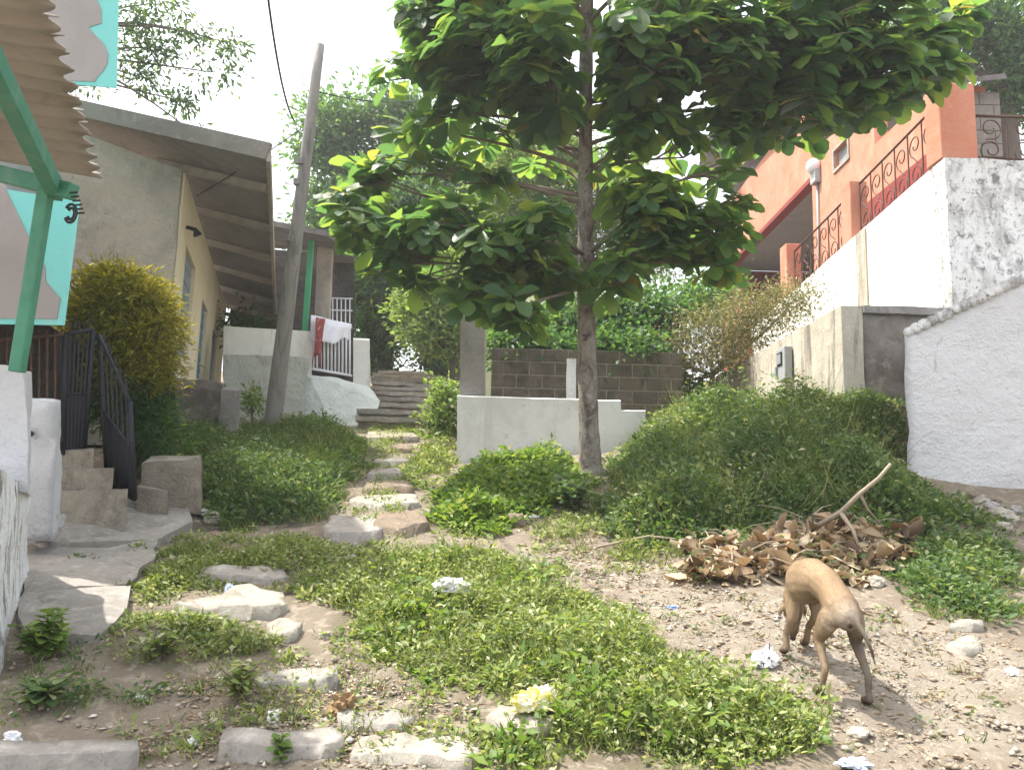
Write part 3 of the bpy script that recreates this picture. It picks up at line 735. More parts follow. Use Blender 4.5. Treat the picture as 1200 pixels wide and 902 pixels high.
# roof sheet
e0 = P(315, 183, 7.75); e1 = P(323, 376, 15.1)
r0 = P(88, 131, 8.2)
def rq(s, u, h=0):   # s along the eave 0..1, u from the eave up the slope
    return e0 + (e1 - e0) * s + (r0 - e0) * u + Vector((0, 0, h))
m = MB(); m.hexa([rq(0, 0), rq(1, 0), rq(1, 1.15), rq(0, 1.15), rq(0, 0, .05), rq(1, 0, .05), rq(1, 1.15, .05), rq(0, 1.15, .05)])
roof = m.build('roof', 'roof_sheet', ch)
m = MB().bar(rq(0, 0, .0) - wd * .03, rq(1, 0, .0), .04, .14); m.build('fascia', 'raw_wood', roof)
m = MB().bar(rq(-.004, 0, .03), rq(-.004, 1.15, .03), .05, .17); m.build('barge_board', 'roof_sheet', roof)
for i in range(6):
    sf = .10 + i * .17
    MB().bar(rq(sf, .012, -.045), rq(sf, .62, -.045), .07, .08).build('rafter', 'raw_wood', roof)
lamp = MB().tube([wq(.35, 4.35, -.01), wq(.35, 4.33, -.10), wq(.35, 4.27, -.13)], [.02, .025, .05], 8).build('wall_lamp', 'dark_iron', ch)

# rough stone retaining wall and little post below the cream house
rw = MB().hexa([P(180, 530, 8.2), P(262, 530, 8.7), P(265, 520, 9.1), P(185, 520, 8.6), P(180, 440, 8.2), P(262, 450, 8.7), P(265, 449, 9.1), P(185, 439, 8.6)]).rough(.12, .035, 3.5).build('rubble_wall', 'rubble_wall', base=P(220, 530, 8.4), smooth=True)
tag(rw, 'low rough rubble wall below the cream house', 'wall')
sp = MB().hexa([P(255, 530, 8.4), P(277, 530, 8.4), P(279, 525, 8.6), P(258, 525, 8.6), P(259, 456, 8.4), P(281, 458, 8.4), P(283, 456, 8.6), P(262, 454, 8.6)]).rough(.1, .012, 4).build('stone_post', 'column_cement', base=P(268, 530, 8.5))
tag(sp, 'short grey concrete post at the end of the rubble wall', 'post')

# ================================================================== white porch house further up
ph = thing('porch_house', 'white walled porch house with a green post and a laundry railing up the lane', 'house', P(340, 500, 12))
dirf = Vector((-.06, 1, 0)).normalized()
# porch wall front (upper, white) and rough wash below
MB().poly_prism([P(262, 382, 11.6), P(366, 388, 12.15), P(366, 442, 12.15), P(262, 440, 11.6)], Vector((-.1, .25, 0))).rough(.25, .012, 2).build('parapet', 'white_plaster', ph)
MB().poly_prism([P(262, 415, 11.3), P(366, 418, 11.5), P(360, 440, 11.5), P(355, 510, 11.5), P(262, 520, 11.3)], Vector((-.1, .29, 0))).rough(.14, .02, 2.5).build('retaining_wall', 'pale_green_wash', ph)
MB().poly_prism([P(360, 436, 11.9), P(430, 452, 12.4), P(445, 470, 12.0), P(438, 497, 11.4), P(395, 505, 11.3), P(352, 510, 11.4)], Vector((-.3, .8, .0))).rough(.14, .035, 2.0).build('ramp_wall', 'pale_green_wash', ph)
MB().hexa([P(414, 455, 13.0), P(434, 456, 13.0), P(434, 452, 13.25), P(414, 452, 13.25), P(414, 398, 13.0), P(433, 399, 13.0), P(433, 397, 13.25), P(414, 396, 13.25)]).rough(.1, .008, 4).build('gate_post', 'white_plaster', ph)
MB().bar(P(365, 282, 12.2), P(357, 392, 12.2), .075).build('porch_post', 'bright_green_paint', ph)
MB().hexa([P(368, 392, 13.5), P(385, 392, 13.5), P(387, 390, 13.9), P(372, 390, 13.9), P(372, 288, 13.5), P(389, 292, 13.5), P(391, 292, 13.9), P(376, 288, 13.9)]).rough(.15, .006, 3).build('pillar', 'gable_cement', ph)
MB().hexa([P(285, 258, 11.4), P(384, 277, 11.4), P(412, 296, 14.5), P(300, 290, 14.5), P(285, 252, 11.4), P(385, 271, 11.4), P(413, 291, 14.5), P(300, 284, 14.5)]).build('porch_roof', 'roof_tile', ph)
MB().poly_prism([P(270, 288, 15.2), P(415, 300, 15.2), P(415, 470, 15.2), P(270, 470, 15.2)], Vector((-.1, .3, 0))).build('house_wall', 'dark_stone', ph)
MB().hexa([P(383, 288, 14.0), P(413, 292, 14.0), P(414, 318, 16), P(384, 318, 16), P(383, 284, 14.0), P(413, 288, 14.0), P(414, 312, 16), P(384, 312, 16)]).build('eave_sheet', 'roof_sheet', ph)
rl = MB().tube([P(365, 376, 12.25), P(412, 384, 12.9)], .02, 6).build('railing', 'white_iron', ph)
MB().tube([P(365, 432, 12.25), P(412, 440, 12.9)], .02, 6).build('lower_rail', 'white_iron', rl)
for i in range(11):
    t = (i + .5) / 11
    MB().tube([P(365 + 47 * t, 376 + 8 * t, 12.25 + .65 * t), P(365 + 47 * t, 433 + 8 * t, 12.25 + .65 * t)], [.018, .018], 6).build('baluster', 'white_iron', rl)
grl = MB()
for i in range(6):
    grl.tube([P(385 + 5 * i, 349, 14.2), P(385 + 5 * i, 378, 14.2)], .012, 5)
grl.tube([P(383, 349, 14.2), P(413, 350, 14.2)], .014, 5).tube([P(383, 363, 14.2), P(413, 364, 14.2)], .014, 5)
grl.build('window_grille', 'white_iron', ph)
# laundry over the railing
def cloth(tl, tr, drop, fold, seed=0, nx=26, nz=14, th=.012):
    vs = []; tl = Vector(tl); tr = Vector(tr)
    for j in range(nz + 1):
        for i in range(nx + 1):
            u = i / nx; v = j / nz
            p = tl.lerp(tr, u)
            hem = drop * (1 + .22 * math.sin(u * 5 + seed) + .1 * math.sin(u * 13 + seed))
            y = -.05 * min(1, v * 4) + fold * math.sin(u * 17 + seed + v) * v
            z = -hem * max(0, v - .08) + .03 * math.cos(min(1, v * 6) * 1.5)
            vs.append((p.x + .02 * math.sin(9 * u + 3 * v), p.y + y, p.z + z))
    vs = np.array(vs); k = len(vs); W = nx + 1
    ii = np.array([j * W + i for j in range(nz) for i in range(nx)])
    F = np.stack([ii, ii + 1, ii + W + 1, ii + W], 1)
    rim = [(i, i + 1, k + i + 1, k + i) for i in range(nx)] + [(nz * W + i, nz * W + i + 1, k + nz * W + i + 1, k + nz * W + i) for i in range(nx)]
    rim += [(j * W, j * W + W, k + j * W + W, k + j * W) for j in range(nz)] + [(j * W + nx, j * W + W + nx, k + j * W + W + nx, k + j * W + nx) for j in range(nz)]
    return np_mesh('cloth', np.concatenate([vs, vs + np.array([0, th, 0])]), np.concatenate([F, F[:, ::-1] + k, np.array(rim)]), True)
o = link_mesh('towel', cloth(P(364, 371, 12.15), P(412, 382, 12.75), .34, .025), 'towel_white', base=P(388, 376, 12.4))
tag(o, 'white towel hung over the white railing of the porch', 'towel')
o = link_mesh('towel', cloth(P(370, 374, 12.06), P(381, 376, 12.2), .68, .02, 2, 10, 14), 'towel_red', base=P(375, 374, 12.1))
tag(o, 'narrow red patterned cloth hanging beside the white towel', 'cloth')

# ================================================================== utility pole and cables
pole = thing('utility_pole', 'leaning weathered wooden utility pole in the grass before the cream house', 'pole', P(316, 516, 9.2))
pa = P(316, 525, 9.2); pb = P(375, 52, 9.0)
MB().tube([pa.lerp(pb, t) for t in np.linspace(0, 1, 14)], [.105 - .052 * t for t in np.linspace(0, 1, 14)], 12).build('shaft', 'pole_wood', pole)
for t, w in ((.71, .05), (.66, .035), (.52, .045)):
    c = pa.lerp(pb, t); MB().obox(c + Vector((-.05, -.05, 0)), (w, 0, 0), (0, .03, 0), (0, 0, .035)).build('insulator', 'pole_wood', pole)
def cable(name, a, b, sag, label, r=.010, n=16, group=None):
    pts = [Vector(a).lerp(Vector(b), t) - Vector((0, 0, 4 * sag * t * (1 - t))) for t in np.linspace(0, 1, n)]
    tag(MB().tube(pts, r, 6).build(name, 'cable', base=a), label, 'cable', group)
cable('cable', P(345, 142, 9.0), P(306, -70, 5.5), .22, 'black cable hanging down from above to the wooden pole')
cable('cable', P(373, 108, 9.02), P(560, 95, 15), .25, 'thin wire running from the top of the pole into the dark tree', .008)
cable('cable', P(230, 230, 8.1), P(352, 152, 9.0), .02, 'thin service wire between the cream house eave and the pole', .007)


# ================================================================== column, low white wall, block wall in the middle
colm = MB().hexa([P(538, 545, 9.15), P(567, 545, 9.15), P(569, 540, 9.5), P(541, 540, 9.5), P(540, 356, 9.15), P(568, 357, 9.15), P(570, 359, 9.5), P(542, 358, 9.5)]).rough(.12, .008, 4)
colm = colm.build('concrete_column', 'column_cement', base=P(553, 545, 9.3))
tag(colm, 'tall unpainted grey concrete column at the corner of the low white wall', 'column')
lw = thing('low_wall', 'low white painted garden wall behind the almond tree, stepped down at its right end', 'wall', P(640, 560, 9.05))
MB().hexa([P(535, 590, 9.0), P(735, 590, 9.0), P(735, 588, 9.2), P(535, 588, 9.2), P(536, 464, 9.0), P(727, 470, 9.0), P(727, 469, 9.14), P(536, 463, 9.14)]).rough(.16, .007, 3).build('wall', 'white_paint', lw)
MB().hexa([P(727.4, 590, 9.0), P(757, 590, 9.0), P(757, 588, 9.2), P(727.4, 588, 9.2), P(727.4, 481, 9.0), P(756, 482, 9.0), P(756, 481, 9.14), P(727.4, 480, 9.14)]).rough(.16, .007, 3, 4).build('low_end', 'white_paint', lw)
bk = thing('block_wall', 'brown concrete block wall with pale mortar behind the low white wall', 'wall', P(660, 560, 10.3))
c0 = P(572, 560, 10.3); c1 = P(800, 566, 10.3); zt_ = P(600, 404, 10.3).z
dx = (c1 - c0); dx.z = 0; Lb = dx.length; dx.normalize(); dn = Vector((-dx.y, dx.x, 0))
MB().obox(c0 + dx * (Lb / 2) + dn * .085 + Vector((0, 0, (zt_ - 1.4 - c0.z + 1.4) / 2)), dx * (Lb / 2), dn * .07, Vector((0, 0, (zt_ - c0.z) / 2))).build('mortar_bed', 'mortar', bk)
m = MB(); rows = int((zt_ - c0.z) / .175) + 1
for r in range(rows):
    z = zt_ - .085 - r * .175; off = (r % 2) * .17
    for k in range(-1, int(Lb / .34) + 2):
        s0 = max(0, k * .34 + off); s1 = min(Lb, k * .34 + off + .325)
        if s1 - s0 < .05: continue
        m.obox(c0 + dx * ((s0 + s1) / 2) + dn * (.055 + random.uniform(-.006, .006)) + Vector((0, 0, z - c0.z)), dx * ((s1 - s0) / 2), dn * .05, Vector((0, 0, .079)))
m.bevel(.006, 1).build('blocks', 'brown_block', bk)
MB().obox(c0 + dx * (1.05) + dn * (-.03) + Vector((0, 0, zt_ - c0.z - .45)), dx * .06, dn * .03, Vector((0, 0, .32))).rough(.08, .01, 5).build('pipe_cover', 'whitewash', bk)
yb = MB().poly_prism([P(560, 318, 15), P(705, 318, 15), P(705, 480, 15), P(560, 480, 15)], Vector((0, .3, 0))).build('yellow_wall', 'pale_yellow_paint', base=P(640, 480, 15))
tag(yb, 'pale yellow green house wall glimpsed between leaves behind the block wall', 'wall')
pp = MB().bar(P(633, 336, 14.7), P(634, 470, 14.7), .15, .12).build('white_post', 'white_paint', base=P(634, 470, 14.7))
tag(pp, 'thin white post standing against the pale yellow wall', 'post')
wb = MB().poly_prism([P(490, 325, 20), P(560, 325, 20), P(560, 470, 20), P(500, 470, 20)], Vector((0, .4, 0))).build('far_building', 'column_cement', base=P(525, 470, 20))
tag(wb, 'pale grey house wall behind leaves right of the stone steps', 'house')

# ================================================================== grey retaining wall with meter box
gw = thing('retaining_wall', 'streaked grey cement retaining wall holding the dry shrub and a meter box', 'wall', P(985, 520, 7.6))
ca_, cb_ = P(986, 358, 7.6), P(815, 456, 13.2)
zt_ = ca_.z
sd = Vector((cb_.x - ca_.x, cb_.y - ca_.y, 0)); SL = sd.length; sd.normalize(); sn = Vector((sd.y, -sd.x, 0))   # towards +x
if sn.x < 0: sn = -sn
def gq(s, o, z): return Vector((ca_.x, ca_.y, 0)) + sd * s + sn * o + Vector((0, 0, z))
MB().hexa([gq(0, 0, 1.2), gq(SL, 0, 1.6), gq(SL, .2, 1.6), gq(0, .2, 1.2), gq(0, 0, zt_), gq(SL, 0, zt_ - .02), gq(SL, .2, zt_ - .02), gq(0, .2, zt_)]).rough(.18, .007, 3).build('side_wall', 'streaked_cement', gw)
MB().hexa([gq(.012, .204, 1.2), gq(.012, 1.6, 1.2), gq(.25, 1.6, 1.2), gq(.25, .204, 1.2), gq(.012, .204, zt_ - .07), gq(.012, 1.6, zt_ - .07), gq(.25, 1.6, zt_ - .07), gq(.25, .204, zt_ - .07)]).rough(.09, .03, 4).build('end_wall', 'rubble_wall', gw, smooth=True)
MB().hexa([gq(-.03, .203, zt_ - .068), gq(-.03, 1.6, zt_ - .068), gq(.3, 1.6, zt_ - .068), gq(.3, .203, zt_ - .068), gq(-.03, .203, zt_), gq(-.03, 1.6, zt_), gq(.3, 1.6, zt_), gq(.3, .203, zt_)]).rough(.1, .008, 4).build('coping', 'column_cement', gw)
# meter box on the wall side
ms = 0.0
for s in np.linspace(.2, 4, 200):
    q = gq(float(s), 0, 2.9); r = cam.matrix_world.inverted() @ q
    if 600 + r.x / -r.z * FPX < 925: ms = float(s); break
qz = P(925, 427, -(cam.matrix_world.inverted() @ gq(ms, 0, 2.9)).z).z
mb = thing('meter_box', 'grey electricity meter box with a small dark window on the streaked cement wall', 'meter box', gq(ms, -.01, qz - .19))
MB().obox(gq(ms, -.055, qz), sd * .14, sn * .045, Vector((0, 0, .19))).bevel(.012).build('case', 'meter_grey', mb)
MB().obox(gq(ms, -.104, qz + .06), sd * .075, sn * .006, Vector((0, 0, .075))).build('frame', 'dark_iron', mb)
MB().obox(gq(ms, -.112, qz + .06), sd * .055, sn * .004, Vector((0, 0, .055))).build('window', 'window_grey', mb)
MB().obox(gq(ms + .11, -.115, qz - .06), sd * .03, sn * .012, Vector((0, 0, .05))).bevel(.006).build('latch', 'meter_grey', mb)

# ================================================================== white terrace wall above, orange house on it
tw = thing('terrace_wall', 'tall white terrace wall with black mould and orange pillars on top', 'wall', P(1107, 420, 8.0))
tx, ty, tz = 4.4, 7.79, 5.08
def wt(y): return tz - (y - ty) * .0565          # the wall's top falls a little away from the corner
tx2 = tx
MB().hexa([(tx, ty, 1.5), (tx + 4.2, ty + .1, 1.5), (tx + 4.2, ty + .35, 1.5), (tx, ty + .25, 1.5), (tx, ty, tz), (tx + 4.2, ty + .1, tz + .02), (tx + 4.2, ty + .35, tz + .02), (tx, ty + .25, tz)]).rough(.16, .016, 2.6).build('front_wall', 'mouldy_whitewash', tw)
MB().hexa([(tx + .003, ty + .254, 1.5), (tx + .24, ty + .254, 1.5), (tx2 + .24, 14.4, 2), (tx2, 14.4, 2), (tx + .003, ty + .254, tz), (tx + .24, ty + .254, tz), (tx2 + .24, 14.4, wt(14.4)), (tx2, 14.4, wt(14.4))]).rough(.3, .006, 2).build('side_wall', 'white_plaster', tw)
MB().box(tx - .02, tx + .03, 9.62, 9.9, 2.0, wt(9.8) - .01).rough(.2, .004, 3).build('pilaster', 'streaked_cement', tw)
def pillar_part(x0, x1, y0, y1, z0, z1):
    p = MB().box(x0, x1, y0, y1, z0 + .004, z1).bevel(.012).rough(.12, .004, 4).build('pillar', 'orange_paint', tw)
pillar_part(tx - .02, tx + .36, ty + .02, ty + .32, tz, tz + .84)
pillar_part(tx + .02, tx + .25, 10.1, 10.4, wt(10.4), wt(10.2) + .84)
pillar_part(tx + .02, tx + .26, 12.55, 12.87, wt(12.9), wt(12.7) + .92)
pillar_part(tx + .06, tx + .30, 15.3, 15.6, 3.8, 5.45)

def scroll_pts(c, ax, r, flip=1, n=26):
    ax = Vector(ax); up = Vector((0, 0, 1)); pts = []
    for t in np.linspace(0, 1, n):
        a = -1.2 + t * 7.6; rr = r * (1 - .72 * t)
        pts.append(c + ax * (math.cos(a) * rr * flip) + up * (math.sin(a) * rr))
    return pts
def railing(name, label, p0, p1, h, nb, group=None):
    t = thing(name, label, 'railing', p0, group)
    p0 = Vector(p0); p1 = Vector(p1); ax = (p1 - p0).normalized(); L = (p1 - p0).length; up = Vector((0, 0, 1))
    MB().tube([p0 + up * h, p1 + up * h], .016, 6).build('top_rail', 'rusty_iron', t)
    MB().tube([p0 + up * .05, p1 + up * .05], .013, 6).build('bottom_rail', 'rusty_iron', t)
    for i in range(nb + 1):
        q = p0 + ax * (L * i / nb)
        MB().tube([q, q + up * h], .010, 5).build('bar', 'rusty_iron', t)
    for i in range(nb):
        q = p0 + ax * (L * (i + .5) / nb); r = min(L / nb * .42, h * .24)
        m = MB().tube(scroll_pts(q + up * (h * .73), ax, r, 1), .008, 5).tube(scroll_pts(q + up * (h * .27) , ax, r, -1), .008, 5)
        m.tube([q + up * (h * .73) + ax * (r * .36) - up * (r * .93), q + up * (h * .5), q + up * (h * .27) - ax * (r * .36) - up * (-r * .93)], .008, 5)
        m.build('scroll', 'rusty_iron', t)
    return t
railing('iron_railing', 'scrolled iron railing along the white wall between the two nearest orange pillars', (tx + .14, ty + .36, wt(8.2)), (tx + .14, 10.07, wt(10.07)), .78, 6)
railing('iron_railing', 'scrolled iron railing on the white wall below the white meter, left of the middle pillar', (tx + .14, 10.44, wt(10.44)), (tx + .14, 12.52, wt(12.52)), .76, 6)
railing('iron_railing', 'farthest scrolled iron railing, half hidden by the dry shrub before the porch', (tx + .14, 12.9, wt(12.9)), (tx + .18, 15.27, wt(15.3)), .68, 6)
railing('iron_railing', 'scrolled iron railing on the mould stained front wall at the right edge', (tx + .40, ty + .14, tz + .02), (tx + 3.6, ty + .2, tz + .03), .52, 9)

oh = thing('orange_house', 'orange painted house with a deep porch above the white terrace wall', 'house', (5.4, 13, tz - .5))
X0 = 5.2; ZP = 7.25; YE = P(1119, 188, 9.55).y + .23
MB().box(X0, P(1174, 188, 9.55).x, YE, 11.0, 3.0, 6.72).build('near_wall', 'orange_paint', oh)
m = MB(); m.box(X0, X0 + .2, 11.003, 11.88, 3.0, 7.6); m.box(X0, X0 + .2, 11.88, 12.4, 3.0, 6.93); m.box(X0, X0 + .2, 11.88, 12.4, 7.24, 7.6); m.box(X0, X0 + .2, 12.4, 13.4, 3.0, 7.6)
m.build('wall', 'orange_paint', oh)
MB().box(X0 + .203, 7.6, 11.01, 13.39, 3.0, 6.5).build('rear_block', 'orange_paint', oh)
w = MB().box(X0 + .06, X0 + .1, 11.883, 12.397, 6.933, 7.237).build('window', 'window_grey', oh)
m = MB(); m.box(X0 - .025, X0 + .05, 11.83, 11.878, 6.88, 7.29); m.box(X0 - .025, X0 + .05, 12.402, 12.45, 6.88, 7.29); m.box(X0 - .025, X0 + .05, 11.88, 12.4, 6.88, 6.928); m.box(X0 - .025, X0 + .05, 11.88, 12.4, 7.242, 7.29)
m.build('frame', 'pale_stone', w)
MB().box(X0 - .012, X0 - .002, YE + .05, 11.3, 4.2, 5.95).build('dado', 'dark_red_paint', oh)
MB().box(X0, X0 + .16, 13.403, 19.5, ZP, 8.75).build('porch_beam', 'orange_paint', oh)
MB().box(X0 - .012, X0 + .17, 13.403, 19.5, ZP - .09, ZP - .003).build('beam_edge', 'dark_red_paint', oh)
MB().box(X0 + .18, 7.4, 13.403, 19.3, ZP + .003, ZP + .2).build('ceiling', 'mauve_paint', oh)
MB().box(7.41, 7.6, 13.41, 19.5, 3.0, 8.3).build('back_wall', 'mauve_paint', oh)
MB().box(X0 + .3, 7.40, 19.31, 19.5, 3.0, ZP).build('end_wall', 'dark_red_paint', oh)
MB().box(X0 - .05, X0 + .27, 18.6, 19.3, 2.5, ZP - .095).build('porch_pillar', 'orange_paint', oh)
MB().box(X0 - .3, 7.4, 13.42, 19.3, tz - .9, tz - .7).build('floor', 'concrete', oh)
r = MB().hexa([P(864, 199, 18.3), P(925, 142, 15.0), P(925, 142, 15.0) + Vector((3.5, 0, 1.0)), P(864, 199, 18.3) + Vector((3.5, 0, 1.0)),
           P(864, 192, 18.3), P(925, 134, 15.0), P(925, 134, 15.0) + Vector((3.5, 0, 1.0)), P(864, 192, 18.3) + Vector((3.5, 0, 1.0))]).build('roof', 'roof_tile', oh)
MB().poly_prism([P(822, 168, 18.8), P(838, 154, 18.8), P(878, 160, 18.8), P(925, 172, 18.8), P(905, 188, 18.8), P(868, 204, 18.8)], Vector((.4, 2.0, .2))).rough(.3, .03, 2).build('roof_end', 'roof_tile', r)
em = thing('wall_meter', 'small white round electricity meter fixed to the orange porch corner', 'meter', (X0 - .07, 13.1, 7.1))
MB().tube([(X0 - .01, 13.1, 7.3), (X0 - .07, 13.1, 7.3), (X0 - .14, 13.1, 7.3), (X0 - .19, 13.1, 7.3)], [.12, .13, .12, .07], 14).build('dial', 'white_iron', em)
MB().box(X0 - .11, X0 - .004, 12.99, 13.21, 6.98, 7.22).bevel(.015).build('body', 'meter_grey', em)
MB().tube([(X0 - .03, 13.1, 6.98), (X0 - .03, 13.1, 5.0)], .018, 6).build('conduit', 'meter_grey', em)
gbw = thing('block_pier', 'bare grey block wall rising beside the nearest orange pillar', 'wall', (5.6, 10, tz - .5))
c0 = P(1119, 188, 9.55); c1 = P(1176, 188, 9.55); z1 = P(1119, 101, 9.55).z; z0 = 3.0
MB().box(c0.x, c1.x, c0.y + .012, c0.y + .2, z0, z1).build('mortar_bed', 'mortar', gbw)
m = MB(); n = 14
for r_ in range(n):
    z = z1 - .08 - r_ * .165; off = (r_ % 2) * .17
    for k in range(-1, 4):
        s0 = max(0, k * .34 + off); s1 = min(c1.x - c0.x, k * .34 + off + .33)
        if s1 - s0 < .04: continue
        m.box(c0.x + s0, c0.x + s1, c0.y, c0.y + .1, z - .077, z + .077)
m.build('blocks', 'grey_block', gbw)
MB().hexa([P(1108, 100, 9.45), P(1180, 92, 9.45), P(1180, 92, 9.95), P(1108, 100, 9.95), P(1110, 94, 9.45), P(1178, 86, 9.45), P(1178, 86, 9.95), P(1110, 94, 9.95)]).build('cap', 'roof_tile', gbw)

# big white block wall nearest on the right
nb = thing('whitewashed_block', 'massive lumpy whitewashed wall with a scalloped sloping top at the right edge', 'wall', P(1064, 575, 6.6))
a0 = P(1059, 386, 6.6); a1 = P(1063, 590, 6.6); b1 = P(1460, 690, 6.0); b0 = P(1460, 196, 6.0)
dp = P(1072, 386, 7.95) - a0; dp.z = 0
lo = Vector((0, 0, -.5))
MB().poly_prism([a0, a1 + lo, b1 + lo, b0], dp).rough(.09, .026, 2.2, 5).build('wall', 'whitewash', nb, smooth=True)
m = MB(); n = 40
for i in range(n):
    t = (i + .5) / n
    q = a0.lerp(b0, t) + Vector((0, 0, -.036))
    m.tube([q + Vector((0, -.008, 0)), q + dp * .9], .046 * random.uniform(.85, 1.1), 10)
m.build('coping_tiles', 'mouldy_whitewash', nb)  # darker tone on these tiles paints the scalloped shadow line

# ================================================================== stones, slabs, litter
def flat_stone(name, label, px, top, mat, thick=.14, seed=0, amp=.018, cat='stone'):
    m = MB(); drape_slab(m, px, top, thick, .05, amp, seed)
    ctr = sum((G(*p) for p in px), Vector()) / len(px)
    o = m.build(name, mat, base=ctr, smooth=True)
    return tag(o, label, cat)
flat_stone('stone_slab', 'long pale rounded stone slab lying across the left weeds', [(204, 722), (232, 711), (290, 704), (333, 705), (345, 716), (318, 727), (262, 727)], .06, 'pale_stone', .2, 1, .024)
flat_stone('stone_slab', 'small flat pale stone just below the long rounded slab', [(312, 738), (336, 733), (354, 741), (346, 752), (318, 752)], .035, 'pale_stone', .1, 2)
flat_stone('stone_slab', 'pale square paving slab at the foot of the path, beside a brown step', [(378, 628), (386, 614), (442, 613), (447, 630), (430, 636), (384, 636)], .06, 'concrete', .2, 3, .012)
flat_stone('stone_slab', 'small pale slab half sunk in the weeds below the square paving slab', [(383, 660), (386, 650), (414, 648), (418, 660)], .04, 'pale_stone', .1, 4)
flat_stone('stone_edging', 'long thin concrete edging half buried in the left weeds', [(232, 681), (240, 673), (332, 672), (340, 680), (300, 684)], .035, 'concrete', .1, 5)
flat_stone('concrete_step', 'low concrete step block at the bottom of the photo left of centre', [(256, 890), (262, 874), (392, 870), (405, 878), (400, 890), (330, 893)], .055, 'concrete', .2, 6, .010, 'step')
flat_stone('concrete_step', 'worn concrete edge in the bottom left corner', [(-60, 902), (-60, 886), (60, 882), (160, 885), (163, 899), (60, 904)], .05, 'concrete', .2, 7, .010, 'step')
flat_stone('stone_slab', 'grey cracked slab above the brown husk', [(298, 806), (306, 793), (388, 792), (392, 805), (350, 812)], .035, 'concrete', .12, 8)
flat_stone('stone_slab', 'brown worn step beside the square paving slab', [(437, 626), (445, 608), (494, 606), (498, 622), (470, 630)], .06, 'brown_stone', .2, 9)
flat_stone('stone', 'pale flat stone under the yellow and white bag', [(566, 858), (584, 847), (630, 846), (652, 854), (640, 866), (590, 868)], .05, 'pale_stone', .12, 10, .02)
flat_stone('stone', 'flat pale stone set in the dirt path right of the dog', [(1108, 766), (1122, 752), (1146, 753), (1153, 764), (1135, 772)], .03, 'pale_stone', .08, 11)
flat_stone('stone', 'thin pale stone at the weeds edge above the path stone', [(1116, 744), (1124, 736), (1150, 733), (1156, 741)], .025, 'pale_stone', .08, 12)
flat_stone('stone_slab', 'dark kerb stone under the left grass bank', [(205, 640), (225, 626), (330, 632), (350, 642), (300, 652)], .03, 'brown_stone', .14, 13)
flat_stone('stone_slab', 'cracked pale slab across the lower middle of the dirt', [(395, 842), (470, 835), (490, 845), (470, 858), (410, 856)], .02, 'concrete', .1, 14)
flat_stone('stone_slab', 'broken concrete sheet beside the bottom step block', [(410, 895), (420, 872), (520, 868), (570, 882), (540, 902)], .022, 'pale_stone', .1, 15)
pth = [('flat pale step stone where the path narrows above the square slab', [(410, 596), (418, 588), (486, 587), (492, 596), (450, 600)], 'pale_stone'),
       ('brown step stone one above the narrowing of the path', [(424, 578), (430, 571), (478, 570), (484, 578)], 'brown_stone'),
       ('grey step stone halfway up the narrow path', [(430, 562), (436, 556), (470, 555), (474, 562)], 'concrete'),
       ('thin pale step stone in the upper part of the narrow path', [(436, 547), (440, 541), (474, 541), (480, 547)], 'pale_stone'),
       ('brown step stone close below the flight of steps', [(432, 532), (436, 526), (478, 525), (484, 531)], 'brown_stone'),
       ('topmost loose step stone directly at the foot of the flight of steps', [(428, 518), (432, 511), (484, 511), (490, 518)], 'old_concrete')]
for i, (lb, px, mt) in enumerate(pth):
    flat_stone('step_stone', lb, px, .055, mt, .16, 20 + i, .012, 'step stone')

def rock(name, label, px, py, size, mat, seed, flat=.6, cat='stone', group=None):
    c = G(px, py)
    bm = bmesh.new(); bmesh.ops.create_icosphere(bm, subdivisions=3, radius=1)
    for v in bm.verts:
        q = v.co * 1.3 + Vector((seed * 3.7, seed * 1.3, 0))
        cell = noise.voronoi(v.co * 1.15 + Vector((seed * 2.9, seed, 0)))[0][0]
        v.co = v.co * (.72 + .5 * cell + .30 * noise.noise(q) + .10 * noise.noise(q * 4)); v.co.z *= flat
    bmesh.ops.scale(bm, verts=bm.verts, vec=(size, size * .8, size)); bmesh.ops.rotate(bm, verts=bm.verts, matrix=Matrix.Rotation(seed * 2.1, 3, 'Z'))
    me = bpy.data.meshes.new(name); bm.to_mesh(me); bm.free()
    me.transform(Matrix.Translation((0, 0, size * flat * .30)))
    me.materials.append(M[mat])
    o = bpy.data.objects.new(name, me); COL.objects.link(o); o.location = c
    return tag(o, label, cat, group)
rock('stone', 'round tan stone beside the pavement below the left bank', 249, 612, .075, 'pale_stone', 1, .9)
rock('stone', 'whitish stone at the edge of the dead leaf pile behind the dog', 1026, 686, .055, 'pale_stone', 2, .9)
rock('stone', 'reddish brown stone at the foot of the almond tree bank', 604, 615, .075, 'brown_stone', 3, .9)
rock('stone', 'small pale stone in the weeds right of the flat slabs', 380, 746, .035, 'pale_stone', 4, .6)
rock('stone', 'pale rock in the dirt where the lawn ends before the dog', 1005, 862, .05, 'pale_stone', 5, .5)
rb = [(1138, 582, .05), (1150, 590, .06), (1163, 596, .07), (1146, 604, .05), (1172, 606, .09), (1133, 606, .055), (1158, 612, .06), (1182, 612, .08), (1120, 596, .045), (1148, 619, .05), (1170, 622, .085), (1190, 600, .06), (1110, 584, .04), (1128, 590, .03), (1143, 596, .035), (1155, 604, .03), (1166, 613, .035), (1178, 601, .03), (1187, 618, .04), (1140, 612, .03), (1160, 628, .04), (1120, 604, .03), (1195, 610, .04), (1152, 583, .03), (1168, 588, .035)]
for i, (x, y, s_) in enumerate(rb):
    rock('rubble_stone', 'broken rubble stone heaped against the foot of the whitewashed block', x, y, s_, ('brown_stone', 'pale_stone', 'column_cement')[i % 3], 30 + i, .7, 'stone', 'rubble at the foot of the whitewashed block')
rs = [(318, 483, .10), (300, 487, .09), (290, 480, .08)]
